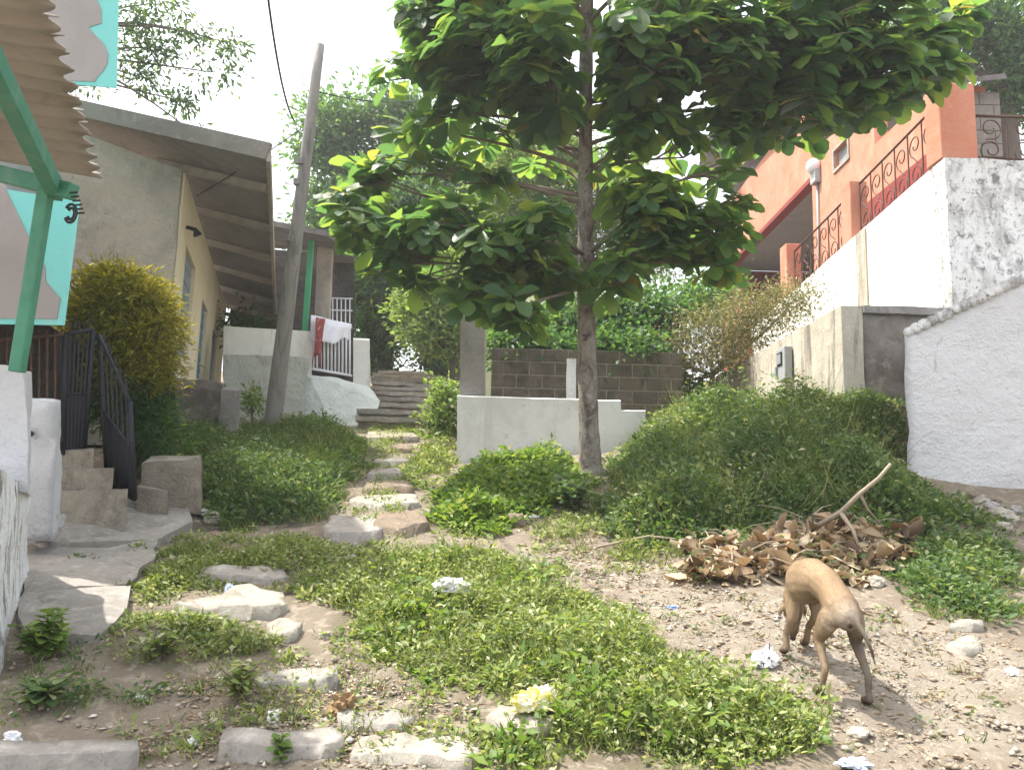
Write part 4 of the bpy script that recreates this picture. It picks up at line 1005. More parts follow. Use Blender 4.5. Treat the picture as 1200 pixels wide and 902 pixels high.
for i, (x, y, s_) in enumerate(rs):
    rock('rubble_stone', 'pale broken stone lying behind the foot of the wooden pole', x + 2, y + 18, s_ * 1.3, 'pale_stone', 60 + i, .6, 'stone', 'stones behind the wooden pole')

def crumple(name, label, px, py, sx, sy, h, mat, seed, cat='litter', yaw=0.0, lift=0.0):
    c = G(px, py)
    bm = bmesh.new(); bmesh.ops.create_icosphere(bm, subdivisions=4, radius=1)
    for v in bm.verts:
        q = v.co * 1.9 + Vector((seed * 4.1, seed * 2.3, seed))
        k = 1 + .42 * (abs(noise.noise(q)) * 2 - .6) + .25 * (abs(noise.noise(q * 2.6)) * 2 - .5) + .1 * noise.noise(q * 6)
        v.co = v.co * k; v.co.z = max(v.co.z, -.35)
        v.co.x *= sx; v.co.y *= sy; v.co.z = (v.co.z + .35) * h / 1.35
    bmesh.ops.rotate(bm, verts=bm.verts, matrix=Matrix.Rotation(yaw, 3, 'Z'))
    me = bpy.data.meshes.new(name); bm.to_mesh(me); bm.free(); me.materials.append(M[mat])
    o = bpy.data.objects.new(name, me); COL.objects.link(o); o.location = c + Vector((0, 0, lift))
    return tag(o, label, cat)
crumple('plastic_bag', 'crumpled white plastic bag lying on the weeds in the centre', 527, 718, .10, .05, .075, 'plastic_white', 1, 'bag', -.5, .11)
crumple('plastic_bag', 'crumpled printed white and black wrapper on the dirt path near the dog', 897, 780, .065, .045, .075, 'plastic_print', 2, 'wrapper', .6)
crumple('plastic_bag', 'yellow and white plastic bag in the front weeds', 627, 846, .10, .05, .085, 'plastic_yellow', 3, 'bag', .6, .05)
crumple('husk', 'brown fibrous husk lying on the dirt in the lower middle', 402, 838, .055, .05, .085, 'husk', 4, 'husk', .2)
crumple('plastic_scrap', 'small blue plastic scrap on the dirt path before the leaf pile', 789, 713, .035, .025, .02, 'plastic_blue', 5)
crumple('plastic_scrap', 'pale blue plastic scrap at the bottom edge below the dirt path', 1000, 897, .055, .04, .025, 'plastic_pale_blue', 6)
crumple('paper_scrap', 'white paper scrap lying on the dirt left of the weeds clump', 165, 818, .032, .02, .012, 'paper', 7)
crumple('paper_scrap', 'white paper scrap under the right side of the almond tree bank', 625, 606, .05, .035, .02, 'paper', 8)
crumple('paper_scrap', 'crumpled white scrap in front of the concrete step block', 224, 872, .02, .018, .03, 'paper', 9)
crumple('paper_scrap', 'upright white scrap by the weeds clump near the step block', 320, 845, .022, .018, .04, 'paper', 10)
crumple('paper_scrap', 'white scrap at the far left bottom among dirt', 14, 868, .03, .02, .035, 'paper', 11)
crumple('paper_scrap', 'pale sheet on the right edge of the left pavement', 178, 641, .045, .02, .015, 'paper', 12)
crumple('plastic_scrap', 'pale scrap among weeds just right of the pavement', 268, 695, .03, .02, .05, 'plastic_pale_blue', 13)
crumple('paper_scrap', 'small white scrap in the dirt at the right edge', 1186, 790, .03, .02, .03, 'paper', 14)
crumple('plastic_scrap', 'little pale blue scrap in the weeds beside the white plastic bag', 472, 735, .025, .02, .05, 'plastic_pale_blue', 15)
# green cast-off leaf like sheet beside the tan stone
o = crumple('plastic_sheet', 'pale green plastic sheet between the bank and the tan stone', 231, 603, .08, .05, .06, 'pale_green_wash', 16)

# gravel and broken bits over bare dirt: nobody could count it
def gravel(name, polys, n, smin, smax):
    vs = []; fs = []; o = 0
    base = np.array([(1, 0, 0), (-1, 0, 0), (0, 1, 0), (0, -1, 0), (0, 0, 1), (0, 0, -1)], float)
    F = np.array([(0, 2, 4), (2, 1, 4), (1, 3, 4), (3, 0, 4), (2, 0, 5), (1, 2, 5), (3, 1, 5), (0, 3, 5)])
    for poly, k in zip(polys, n):
        pa_ = np.array(poly); lo_ = pa_.min(0); hi_ = pa_.max(0)
        pts = np.zeros((0, 2))
        while len(pts) < k:
            q = rng.uniform(lo_, hi_, (k, 2)); pts = np.concatenate([pts, q[in_poly(q[:, 0], q[:, 1], poly)]])
        pts = pts[:k]; s_ = smin * (smax / smin) ** (rng.random(k) ** 3.2)
        sc_ = rng.uniform(.5, 1.2, (k, 6, 1)); sh = rng.uniform(.6, 1.4, (k, 1, 3)) * np.array([1, 1, .55])
        v = base[None] * sc_ * sh * s_[:, None, None]
        a = rng.uniform(0, 6.28, k); ca2, sa2 = np.cos(a)[:, None], np.sin(a)[:, None]
        v = np.stack([v[..., 0] * ca2 - v[..., 1] * sa2, v[..., 0] * sa2 + v[..., 1] * ca2, v[..., 2]], -1)
        z = ZT(pts[:, 0], pts[:, 1])
        v += np.stack([pts[:, 0], pts[:, 1], z + s_ * .2], 1)[:, None]
        vs.append(v.reshape(-1, 3)); fs.append((F[None] + (np.arange(k) * 6)[:, None, None]).reshape(-1, 3) + o); o += k * 6
    g = link_mesh(name, np_mesh(name, np.concatenate(vs), np.concatenate(fs)), 'pebble')
    tag(g, 'loose gravel and broken stone chips over the bare dirt', 'gravel', kind='stuff')
gravel('gravel', [DIRT_DOG, DIRT_L, DIRT_PATH, STRIP_D], [6000, 3800, 800, 400], .003, .022)


# ================================================================== ground cover and weeds
def edge_dist(x, y, poly):
    d = np.full(len(x), 1e9)
    for i in range(len(poly)):
        ax, ay = poly[i]; bx, by = poly[(i + 1) % len(poly)]
        ex, ey = bx - ax, by - ay; t = np.clip(((x - ax) * ex + (y - ay) * ey) / (ex * ex + ey * ey + 1e-9), 0, 1)
        d = np.minimum(d, np.hypot(x - ax - t * ex, y - ay - t * ey))
    return d


def sample_poly(poly, n, jit=.11):
    pa_ = np.array(poly); lo_ = pa_.min(0); hi_ = pa_.max(0); pts = np.zeros((0, 2))
    while len(pts) < n:
        q = rng.uniform(lo_, hi_, (n * 2, 2))
        jx = q[:, 0] + jit * np.sin(q[:, 1] * 11 + q[:, 0] * 5); jy = q[:, 1] + jit * np.sin(q[:, 0] * 9 - q[:, 1] * 6)
        pts = np.concatenate([pts, q[in_poly(jx, jy, poly)]])
    return pts[:n]


def weeds(name, label, poly, dens, hmin, hmax, r, nl, lsize, mat, blades=0.0, bl_len=(.06, .16), soft=.25, patch=4.0, gap=.25, seed=0.0, cat='weeds', kind='stuff', wid=.5, group=None):
    """leafy clumps: every clump carries leaves on short stems, taller away from the patch's edge"""
    pa_ = np.array(poly); A = abs(np.sum(pa_[:, 0] * np.roll(pa_[:, 1], -1) - np.roll(pa_[:, 0], -1) * pa_[:, 1])) / 2
    n = max(20, int(A * dens))
    c = sample_poly(poly, n)
    lm = lump(c[:, 0], c[:, 1], patch, seed)
    keep = lm + rng.normal(0, .12, n) > gap
    keep &= rng.random(n) < .15 + edge_dist(c[:, 0], c[:, 1], poly) / (soft * .8)
    c = c[keep]; lm = lm[keep]; n = len(c)
    e = np.clip(edge_dist(c[:, 0], c[:, 1], poly) / soft, .28, 1)
    hgt = (hmin + (hmax - hmin) * np.clip(lm * 1.3 - .2, 0, 1) * rng.uniform(.4, 1.1, n)) * e
    # leaves
    k = nl
    cc_ = np.repeat(c, k, 0); hh = np.repeat(hgt, k)
    rr = r * np.sqrt(rng.random(n * k)); an = rng.uniform(0, 6.28, n * k)
    px_ = cc_[:, 0] + rr * np.cos(an); py_ = cc_[:, 1] + rr * np.sin(an)
    zz = hh * (1 - .55 * (rr / r) ** 2) * (1 - rng.random(n * k) ** 1.6 * .85)
    pos = np.stack([px_, py_, ZT(px_, py_) + zz + .004], 1)
    out = np.stack([np.cos(an), np.sin(an), rng.uniform(-.25, .9, n * k)], 1) + rng.normal(0, .45, (n * k, 3))
    nrm = np.stack([rng.normal(0, .5, n * k), rng.normal(0, .5, n * k), np.ones(n * k)], 1)
    ln = lsize * rng.uniform(.55, 1.35, n * k) * np.repeat(rng.uniform(.7, 1.25, n), k)
    parts = [leaf_arrays(pos, out, nrm, ln, ln * wid * rng.uniform(.8, 1.2, n * k), LEAF_SMALL)]
    # stems as thin blades
    ns = max(1, k // 5)
    sc2 = np.repeat(c, ns, 0); q = rng.uniform(0, 6.28, n * ns)
    sp_ = np.stack([sc2[:, 0] + .3 * r * np.cos(q), sc2[:, 1] + .3 * r * np.sin(q)], 1)
    pos = np.stack([sp_[:, 0], sp_[:, 1], ZT(sp_[:, 0], sp_[:, 1]) - .01], 1)
    d = np.stack([.5 * np.cos(q), .5 * np.sin(q), np.ones(n * ns)], 1)
    lh = np.repeat(hgt, ns) * .95 + .01
    parts.append(leaf_arrays(pos, d, rand_dirs(n * ns), lh, np.full(n * ns, .005), LEAF_BLADE))
    v, f = join_arrays(parts)
    o = link_mesh(name, np_mesh(name, v, f), mat)
    tag(o, label, cat, group, kind)
    if blades > 0:
        nb_ = int(A * blades); c = sample_poly(poly, nb_, .1)
        cl = lump(c[:, 0], c[:, 1], patch * 1.6, seed + 3) + rng.normal(0, .15, nb_)
        c = c[cl > .42]; nb_ = len(c)
        tuft = np.repeat(c, 7, 0) + rng.normal(0, .014, (nb_ * 7, 2)); nbb = nb_ * 7
        e = np.clip(edge_dist(tuft[:, 0], tuft[:, 1], poly) / soft, .4, 1)
        pos = np.stack([tuft[:, 0], tuft[:, 1], ZT(tuft[:, 0], tuft[:, 1]) - .008], 1)
        a = rng.uniform(0, 6.28, nbb); lean = rng.uniform(.15, 1.0, nbb)
        d = np.stack([lean * np.cos(a), lean * np.sin(a), np.ones(nbb)], 1)
        nr = np.stack([np.cos(a + 1.2), np.sin(a + 1.2), np.zeros(nbb) + .2], 1)
        ln = rng.uniform(*bl_len, nbb) * e
        v, f = leaf_arrays(pos, d, nr, ln, rng.uniform(.004, .008, nbb), LEAF_BLADE)
        g = link_mesh('grass', np_mesh('grass', v, f), 'grass_blade')
        tag(g, 'thin grass growing through ' + label, 'grass', group, kind)
    return o


weeds('weeds', 'sunlit low weeds covering the lawn in the front centre', LAWN, 600, .02, .15, .055, 18, .029, 'weed_leaf', 450, (.05, .15), .16, 4.2, .16, 0)
weeds('weeds', 'broader bright leaves scattered over the front lawn', LAWN, 80, .05, .17, .07, 14, .046, 'weed_leaf_bright', 0, soft=.2, patch=3.1, gap=.5, seed=2.0, wid=.62)
weeds('weeds', 'taller leafy tufts standing out of the front lawn', LAWN, 60, .10, .30, .085, 46, .036, 'weed_leaf', 0, soft=.2, patch=5.3, gap=.42, seed=5.0, wid=.42)
FRONT = gpoly([(650, 745), (740, 738), (810, 768), (885, 815), (955, 850), (1010, 888), (1000, 905), (560, 905), (600, 868), (660, 845), (640, 800)])
weeds('weeds', 'lush taller weeds at the near end of the front lawn', FRONT, 150, .10, .27, .08, 34, .036, 'weed_leaf', 160, (.1, .24), .16, 4.4, .2, 25, wid=.46)
weeds('weeds', 'lush broad leaves at the near end of the front lawn', FRONT, 36, .12, .27, .07, 22, .05, 'weed_leaf_bright', 0, soft=.16, patch=3.6, gap=.45, seed=27, wid=.6)
weeds('weeds', 'low weeds beside the left pavement', STRIP_A, 560, .02, .14, .06, 16, .03, 'weed_leaf', 300, (.05, .15), .16, 5.0, .2, 1)
weeds('weeds', 'weeds below the long rounded slab', STRIP_B, 520, .02, .14, .06, 16, .032, 'weed_leaf', 200, (.05, .14), .14, 6.0, .25, 4)
weeds('weeds', 'patchy weeds and dry grass in the bottom left dirt', STRIP_D, 330, .02, .14, .06, 14, .034, 'weed_leaf_dark', 240, (.04, .12), .12, 7.0, .36, 5)
weeds('weeds', 'dark leafy weeds smothering the right hand mound', MOUND_R, 300, .05, .52, .10, 28, .052, 'weed_leaf_dark', 160, (.15, .45), .35, 3.4, .14, 6, wid=.55)
weeds('weeds', 'paler leafy weeds through the right hand mound', MOUND_R, 90, .15, .58, .09, 22, .046, 'weed_leaf', 0, soft=.35, patch=2.9, gap=.48, seed=9, wid=.5)
weeds('weeds', 'tall straggling weeds sticking up out of the right hand mound', MOUND_R, 12, .30, .85, .14, 60, .055, 'weed_leaf_dark', 20, (.4, .8), .5, 1.9, .3, 19, wid=.45)
weeds('weeds', 'green weeds along the right edge below the rubble', WEEDS_R, 380, .05, .22, .08, 20, .042, 'weed_leaf_dark', 280, (.08, .22), .2, 4, .12, 7)
weeds('weeds', 'tall grass and weeds on the left bank below the pole', MOUND_L, 330, .12, .42, .11, 26, .05, 'weed_leaf_dark', 200, (.2, .42), .3, 2.4, .08, 8, wid=.4)
weeds('weeds', 'weeds on the pole side of the left bank, sunlight put into their bright leaf colour', gpoly([(320, 560), (350, 515), (400, 508), (428, 530), (412, 562), (370, 590)]), 160, .12, .34, .10, 18, .045, 'weed_leaf_bright', 160, (.15, .4), .25, 2.6, .2, 3, wid=.45)  # brighter leaves paint the sunlit part of the bank
weeds('weeds', 'bright broad leafed weeds before the low white wall', BUSH_C, 330, .10, .36, .09, 24, .055, 'weed_leaf_bright', 80, (.1, .3), .28, 3.0, .08, 11, wid=.62)
weeds('weeds', 'low weeds on the right side of the narrow path', SIDE, 300, .05, .22, .08, 16, .045, 'weed_leaf', 260, (.1, .25), .2, 3.5, .15, 12)
weeds('weeds', 'sparse weeds at the foot of the right hand mound', FOOT_R, 240, .02, .12, .06, 14, .034, 'weed_leaf', 200, (.05, .15), .15, 5, .38, 13)
weeds('weeds', 'green weeds poking up through the heap of dead leaves', gpoly([(800, 668), (840, 642), (905, 628), (975, 618), (1040, 622), (1085, 640), (1075, 662), (1010, 676), (905, 684), (840, 684)]), 90, .10, .24, .08, 14, .04, 'weed_leaf_dark', 40, (.1, .22), .1, 5, .5, 21)
weeds('weeds', 'weeds creeping over the rubble below the whitewashed block', gpoly([(1062, 570), (1120, 588), (1198, 612), (1198, 640), (1120, 632), (1075, 600)]), 160, .03, .2, .07, 16, .042, 'weed_leaf_dark', 120, (.05, .18), .15, 5, .34, 23)
weeds('weeds', 'thin scattered weeds over the dog path', DIRT_DOG, 34, .01, .035, .05, 10, .022, 'weed_leaf_dark', 40, (.02, .06), .1, 6, .5, 14)
weeds('weeds', 'thin scattered weeds over the lower left dirt', DIRT_L, 150, .01, .09, .055, 14, .027, 'weed_leaf', 160, (.03, .10), .1, 6, .42, 15)
weeds('weeds', 'weeds rooted in the cracks of the left pavement', gpoly([(30, 668), (60, 662), (120, 655), (118, 664), (70, 671), (34, 676)]), 420, .03, .10, .05, 14, .03, 'weed_leaf_dark', 260, (.04, .1), .06, 6, .1, 16)
weeds('weeds', 'creeping weeds between the path steps', DIRT_PATH, 150, .02, .14, .06, 16, .034, 'weed_leaf', 160, (.05, .14), .1, 5, .34, 17)

def leafy_plant(name, label, px, py, r, h, n, lsize, mat, wid=.5, cat='plant', group=None):
    """a single leafy plant: stems with leaves along them, as parts"""
    c = G(px, py); t = thing(name, label, cat, c, group)
    ns = max(5, n // 14); m = MB(); P_ = []; D_ = []
    for i in range(ns):
        a = random.uniform(0, 6.28); rr = r * random.uniform(.2, 1); hh = h * random.uniform(.55, 1)
        pts = [c + Vector((rr * s * s * math.cos(a), rr * s * s * math.sin(a), hh * s)) for s in (0, .35, .7, 1)]
        m.tube(pts, [.006, .005, .004, .002], 4)
        for j in range(n // ns):
            s = random.uniform(.25, 1); b = random.uniform(0, 6.28)
            P_.append(c + Vector((rr * s * s * math.cos(a), rr * s * s * math.sin(a), hh * s)))
            D_.append((math.cos(b), math.sin(b), random.uniform(-.2, .7)))
    m.build('stem', 'branch_bark' if mat != 'weed_leaf_bright' else 'grass_blade', t)
    P_ = np.array(P_); D_ = np.array(D_); k = len(P_)
    ln = lsize * rng.uniform(.6, 1.3, k)
    v, f = leaf_arrays(P_, D_, np.stack([rng.normal(0, .3, k), rng.normal(0, .3, k), np.ones(k)], 1), ln, ln * wid, LEAF_BROAD)
    link_mesh('foliage', np_mesh('foliage', v, f), mat, t)
    return t
leafy_plant('leafy_weed', 'leafy green plant at the foot of the whitewashed wall in the lower left', 48, 775, .13, .22, 150, .075, 'weed_leaf_bright', .6)
leafy_plant('leafy_weed', 'low leafy plant below the lower left wall near the bottom edge', 50, 830, .13, .12, 90, .07, 'weed_leaf_dark', .6)
leafy_plant('leafy_weed', 'bushy weed clump standing in the dirt above the concrete step block', 278, 822, .14, .17, 260, .045, 'weed_leaf', .5)
leafy_plant('leafy_weed', 'leafy weed growing at the left end of the slabs below the long stone', 185, 776, .12, .15, 160, .05, 'weed_leaf', .5)
leafy_plant('leafy_weed', 'leafy weed on the bank at the foot of the almond tree', 672, 605, .26, .30, 320, .075, 'weed_leaf_dark', .6)
leafy_plant('leafy_weed', 'small bright leafed plant at the bottom edge beside the step block', 330, 893, .06, .09, 60, .04, 'weed_leaf_bright', .6)

# dead leaves: the heap and the loose ones
PILE = gpoly([(800, 668), (840, 642), (905, 628), (975, 618), (1040, 622), (1085, 640), (1075, 662), (1010, 676), (905, 684), (840, 684)])
n = 2000
c = sample_poly(PILE, n, .1); e = np.clip(edge_dist(c[:, 0], c[:, 1], PILE) / .3, 0, 1)
z = ZT(c[:, 0], c[:, 1]) + e * rng.uniform(0, .11, n) + .01
n2 = 110
far_c = np.concatenate([sample_poly(gpoly([(600, 610), (740, 615), (800, 660), (1090, 680), (1190, 760), (1190, 900), (1000, 860), (860, 740), (600, 650)]), n2, .1)])
pos = np.concatenate([np.stack([c[:, 0], c[:, 1], z], 1), np.stack([far_c[:, 0], far_c[:, 1], ZT(far_c[:, 0], far_c[:, 1]) + .012], 1)])
k = len(pos); ln = np.concatenate([.045 + .15 * rng.random(n) ** 1.8, rng.uniform(.02, .06, n2)])
dv = np.stack([rng.normal(0, 1, k), rng.normal(0, 1, k), rng.normal(0, .30, k)], 1)
nv = np.stack([rng.normal(0, .6, k), rng.normal(0, .6, k), rng.choice([-1, 1], k)], 1)
v, f = leaf_arrays(pos, dv, nv, ln, ln * rng.uniform(.35, .6, k), LEAF_CURL)
o = link_mesh('fallen_leaves', np_mesh('fallen_leaves', v, f), 'dead_leaf')
tag(o, 'heap of large dry brown fallen leaves beyond the dog', 'dead leaves', kind='stuff')
dl = sample_poly(DIRT_L, 900, .1); dl = np.concatenate([dl, sample_poly(DIRT_DOG, 1500, .1), sample_poly(FOOT_R, 500, .1)]); k = len(dl)
v, f = leaf_arrays(np.stack([dl[:, 0], dl[:, 1], ZT(dl[:, 0], dl[:, 1]) + .008], 1), np.stack([rng.normal(0, 1, k), rng.normal(0, 1, k), rng.normal(0, .15, k)], 1),
                   np.stack([rng.normal(0, .3, k), rng.normal(0, .3, k), np.ones(k)], 1), rng.uniform(.012, .05, k), rng.uniform(.003, .014, k), LEAF_SMALL)
o = link_mesh('leaf_litter', np_mesh('leaf_litter', v, f), 'dead_leaf')
tag(o, 'dry straw and leaf bits strewn over the dirt', 'leaf litter', kind='stuff')

tw_ = MB()
for i in range(70):
    q = sample_poly(PILE, 1, .1)[0]; a = random.uniform(0, 6.28); L_ = random.uniform(.08, .3)
    p0 = Vector((q[0], q[1], zt(*q) + random.uniform(.03, .12))); d_ = Vector((math.cos(a), math.sin(a), random.uniform(-.1, .35)))
    tw_.tube([p0, p0 + d_ * L_ * .5 + Vector((0, 0, .02)), p0 + d_ * L_], [.005, .004, .002], 4)
tag(tw_.build('twigs', 'dead_wood'), 'thin dry twigs tangled in the heap of dead leaves', 'twigs', kind='stuff')
br = thing('dead_branch', 'forked dead branch sticking up out of the fallen leaf heap', 'branch', G(985, 640))
g0 = G(960, 650); dd = -(cam.matrix_world.inverted() @ g0).z
MB().tube([P(948, 622, dd + .15), P(985, 600, dd), P(1008, 578, dd - .05), P(1030, 560, dd - .1), P(1044, 543, dd - .12)], [.017, .016, .014, .012, .010], 8).build('limb', 'dead_wood', br)
MB().tube([P(985, 600, dd), P(1000, 622, dd - .1), P(1006, 640, dd - .15)], [.014, .012, .008], 6).build('fork', 'dead_wood', br)
MB().tube([P(1008, 578, dd), P(1016, 596, dd + .05), P(1030, 612, dd + .1)], [.010, .009, .006], 6).build('twig', 'dead_wood', br)
for i, (pts, lb) in enumerate([([(930, 660), (955, 640), (1000, 628)], 'dry stick in the middle of the leaf heap behind the dog'), ([(1000, 660), (1030, 640), (1062, 636)], 'dry stick on the right end of the leaf heap'), ([(806, 632), (840, 634), (868, 640), (890, 655)], 'thin dry stick lying on the left end of the leaf heap'), ([(842, 640), (870, 650), (900, 668)], 'crooked dry stick across the front of the leaf heap'), ([(700, 650), (760, 642), (822, 640)], 'long dry straw stem on the ground left of the leaf heap')]):
    q = [G(*p) + Vector((0, 0, .05 + .03 * math.sin(j * 2))) for j, p in enumerate(pts)]
    tag(MB().tube(q, .008, 6).build('dry_stick', 'dead_wood', base=q[0]), lb, 'stick')


# ================================================================== trees and shrubs
def tube_path(a, b, bend, n=7):
    a = Vector(a); b = Vector(b); d = (b - a)
    s = Vector((random.uniform(-1, 1), random.uniform(-1, 1), random.uniform(-.2, 1))) * d.length * bend
    return [a.lerp(b, t) + s * (4 * t * (1 - t)) * .5 for t in np.linspace(0, 1, n)]


def blob_tree(name, label, base, fork, blobs, leaf, nper, mat, clump=.45, trunk_r=.12, wid=.45, shape=LEAF_SMALL, cat='tree', bark='dark_bark', droop=0.0, group=None, crown='crown'):
    """blobs: (px, py, d, rx, rz, ry, clumps) – leaf clumps spread through ellipsoids, with limbs reaching each"""
    t = thing(name, label, cat, base, group)
    base = Vector(base); fork = Vector(fork)
    tr = MB(); tr.tube(tube_path(base - Vector((0, 0, .25)), fork, .06), [trunk_r * (1.15 - .45 * q) for q in np.linspace(0, 1, 7)], 9)
    tr.build('trunk', bark, t)
    lm = MB(); A_p = []; A_d = []
    for (px, py, d, rx, rz, ry, nc) in blobs:
        c = P(px, py, d); s = d / FPX; R_ = Vector((rx * s, ry * s if ry > 3 else ry, rz * s))
        lm.tube(tube_path(fork, c, .18), [trunk_r * .6 * (1 - .75 * q) for q in np.linspace(0, 1, 7)], 6)
        for i in range(nc):
            u = Vector(rand_dirs(1)[0]); k = random.random() ** .42
            q = c + Vector((u.x * R_.x, u.y * R_.y, u.z * R_.z)) * k
            if i % 3 == 0: lm.tube(tube_path(c, q, .2, 4), [trunk_r * .12, trunk_r * .09, trunk_r * .06, trunk_r * .03], 4, cap=False)
            cs = clump * random.uniform(.6, 1.3)
            pp_ = np.array(q) + rng.normal(0, 1, (nper, 3)) * cs * np.array([.5, .5, .34])
            A_p.append(pp_); A_d.append((pp_ - np.array(q)) / cs + rng.normal(0, .5, (nper, 3)) + np.array([0, 0, -droop]))
    lm.build('limb', bark, t)
    A_p = np.concatenate(A_p); A_d = np.concatenate(A_d); k = len(A_p)
    ln = leaf * rng.uniform(.6, 1.35, k)
    nv = rng.normal(0, .7, (k, 3)) + np.array([0, 0, 1.0])
    v, f = leaf_arrays(A_p, A_d, nv, ln, ln * wid, shape)
    link_mesh(crown, np_mesh(crown, v, f), mat, t)
    return t


random.seed(21)
blob_tree('dark_tree', 'large dark leafy tree rising behind the porch house and the wooden pole', P(452, 445, 20), P(450, 300, 20),
          [(392, 165, 20, 40, 50, 40, 80), (425, 250, 20, 60, 70, 60, 120), (385, 275, 20, 34, 60, 40, 80), (500, 185, 20.5, 60, 65, 60, 110), (545, 270, 20.5, 70, 75, 60, 120), (465, 335, 20, 50, 55, 50, 90), (455, 135, 20, 45, 30, 40, 46), (440, 395, 20, 22, 45, 40, 46), (600, 200, 21, 50, 60, 50, 70), (470, 260, 18.5, 70, 60, 30, 90), (415, 330, 18.5, 34, 40, 30, 60)],
          .17, 60, 'tree_leaf_dark', .6, .22)
blob_tree('light_tree', 'feathery pale green tree seen behind the trunk of the almond tree', P(640, 430, 16.5), P(635, 330, 16.5),
          [(600, 205, 16.5, 45, 55, 45, 60), (640, 170, 16.5, 55, 45, 45, 70), (660, 235, 16.5, 65, 60, 45, 90), (590, 270, 16.5, 50, 45, 45, 60), (650, 300, 16.5, 60, 40, 40, 60), (725, 230, 16.5, 30, 50, 40, 40), (740, 300, 16.5, 60, 35, 40, 50)],
          .12, 80, 'tree_leaf_light', .42, .16, .3)
blob_tree('dark_tree', 'dark fine leaved tree beyond the block pier in the upper right corner', P(1185, 200, 15.5), P(1180, 110, 15.5),
          [(1165, 35, 15.5, 55, 50, 50, 60), (1195, 95, 15.5, 40, 55, 50, 50), (1125, 10, 15.5, 50, 35, 50, 40), (1235, 40, 15.5, 60, 70, 50, 50), (1160, 120, 16, 26, 30, 40, 16), (1080, 20, 16, 60, 40, 50, 40)],
          .13, 60, 'tree_leaf_dark', .42, .18)
blob_tree('overhanging_tree', 'sparse feathery tree reaching over the turquoise house into the white sky', P(30, 470, 9.4), P(40, 60, 9.4),
          [(165, 25, 9.4, 26, 24, 25, 8), (190, 55, 9.4, 30, 14, 25, 8), (222, 40, 9.4, 22, 10, 20, 6), (265, 50, 9.4, 24, 5, 20, 5), (250, 85, 9.4, 24, 5, 20, 5), (170, 92, 9.4, 16, 18, 20, 6), (212, 118, 9.4, 18, 10, 20, 6), (150, 60, 9.4, 16, 26, 20, 7), (100, 100, 9.4, 10, 6, 20, 3), (175, 5, 9.4, 40, 14, 20, 9), (217, 148, 9.4, 5, 8, 10, 2)],
          .085, 34, 'tree_leaf_fine', .20, .045, .36, droop=.4)
blob_tree('bright_shrub_tree', 'bright leafy small tree to the right of the stone steps', P(535, 470, 15), P(530, 420, 15),
          [(515, 345, 15, 36, 36, 40, 30), (530, 395, 15, 32, 32, 40, 26), (500, 385, 15, 16, 18, 30, 10), (480, 370, 15.5, 20, 26, 30, 14), (500, 300, 15.5, 36, 30, 30, 24)],
          .13, 50, 'tree_leaf_light', .36, .10, .5)
blob_tree('shrub', 'dark dense shrub behind the block wall, left of the tree trunk', P(620, 470, 11.6), P(620, 430, 11.6), [(610, 390, 11.6, 42, 28, 40, 34), (655, 375, 11.6, 40, 34, 40, 34), (590, 402, 10.9, 20, 14, 20, 14), (640, 405, 10.9, 40, 12, 20, 18)], .10, 55, 'tree_leaf_dark', .3, .06, .5, cat='shrub')
blob_tree('shrub', 'large dark green shrub behind the block wall, between the trunk and the dry shrub', P(745, 470, 11.8), P(745, 430, 11.8), [(760, 470, 11.6, 50, 24, 40, 40), (800, 470, 11.4, 30, 22, 30, 24), (720, 385, 11.8, 45, 40, 45, 50), (690, 405, 10.9, 40, 14, 20, 20), (745, 410, 10.8, 36, 20, 20, 24), (775, 370, 12, 50, 40, 45, 50), (820, 350, 12.5, 40, 28, 40, 34), (745, 425, 11.6, 50, 30, 40, 36), (700, 420, 11.8, 40, 30, 40, 24)], .10, 55, 'tree_leaf_dark', .32, .07, .5, cat='shrub')
blob_tree('dry_shrub', 'straggly dry shrub with pale seed heads spilling over the grey retaining wall', P(830, 470, 11.2), P(835, 440, 11.2), [(790, 425, 11.2, 38, 38, 40, 44), (835, 395, 11, 45, 38, 40, 56), (890, 365, 10.5, 46, 30, 40, 54), (930, 352, 10, 22, 18, 30, 20), (765, 455, 11.2, 22, 22, 30, 18), (860, 410, 10.6, 40, 24, 30, 36)], .055, 70, 'dry_twig_leaf', .30, .05, .3, cat='shrub', bark='dead_wood')
blob_tree('yellow_shrub', 'rounded yellow green feathery shrub above the open iron gate', P(150, 560, 7.0), P(148, 490, 7.0), [(140, 348, 7, 48, 34, 34, 90), (165, 385, 7, 38, 44, 34, 90), (115, 385, 7, 34, 44, 34, 70), (150, 420, 7, 52, 40, 36, 100)], .075, 90, 'yellow_leaf', .15, .05, .16, cat='shrub')
blob_tree('green_shrub', 'dark green shrub growing below the yellow one, against the rubble wall', P(165, 570, 7.05), P(162, 520, 7.05), [(140, 465, 7, 36, 34, 30, 60), (170, 500, 7, 28, 44, 30, 60), (130, 430, 7.1, 30, 24, 25, 30)], .07, 70, 'tree_leaf_dark', .18, .04, .2, cat='shrub')
blob_tree('shrub', 'small dark shrub at the far corner of the cream house', P(285, 450, 13.2), P(285, 410, 13.2), [(283, 385, 13.2, 18, 22, 25, 20)], .10, 50, 'tree_leaf_dark', .25, .05, .4, cat='shrub')
blob_tree('creeper', 'light green leafy creeper heaped beside the stone steps against the column', P(528, 530, 10.6), P(528, 505, 10.6), [(524, 470, 10.6, 16, 30, 25, 24), (518, 505, 10.6, 16, 22, 25, 18), (500, 520, 10.4, 18, 12, 25, 12)], .075, 45, 'tree_leaf_light', .2, .03, .6, cat='plant')
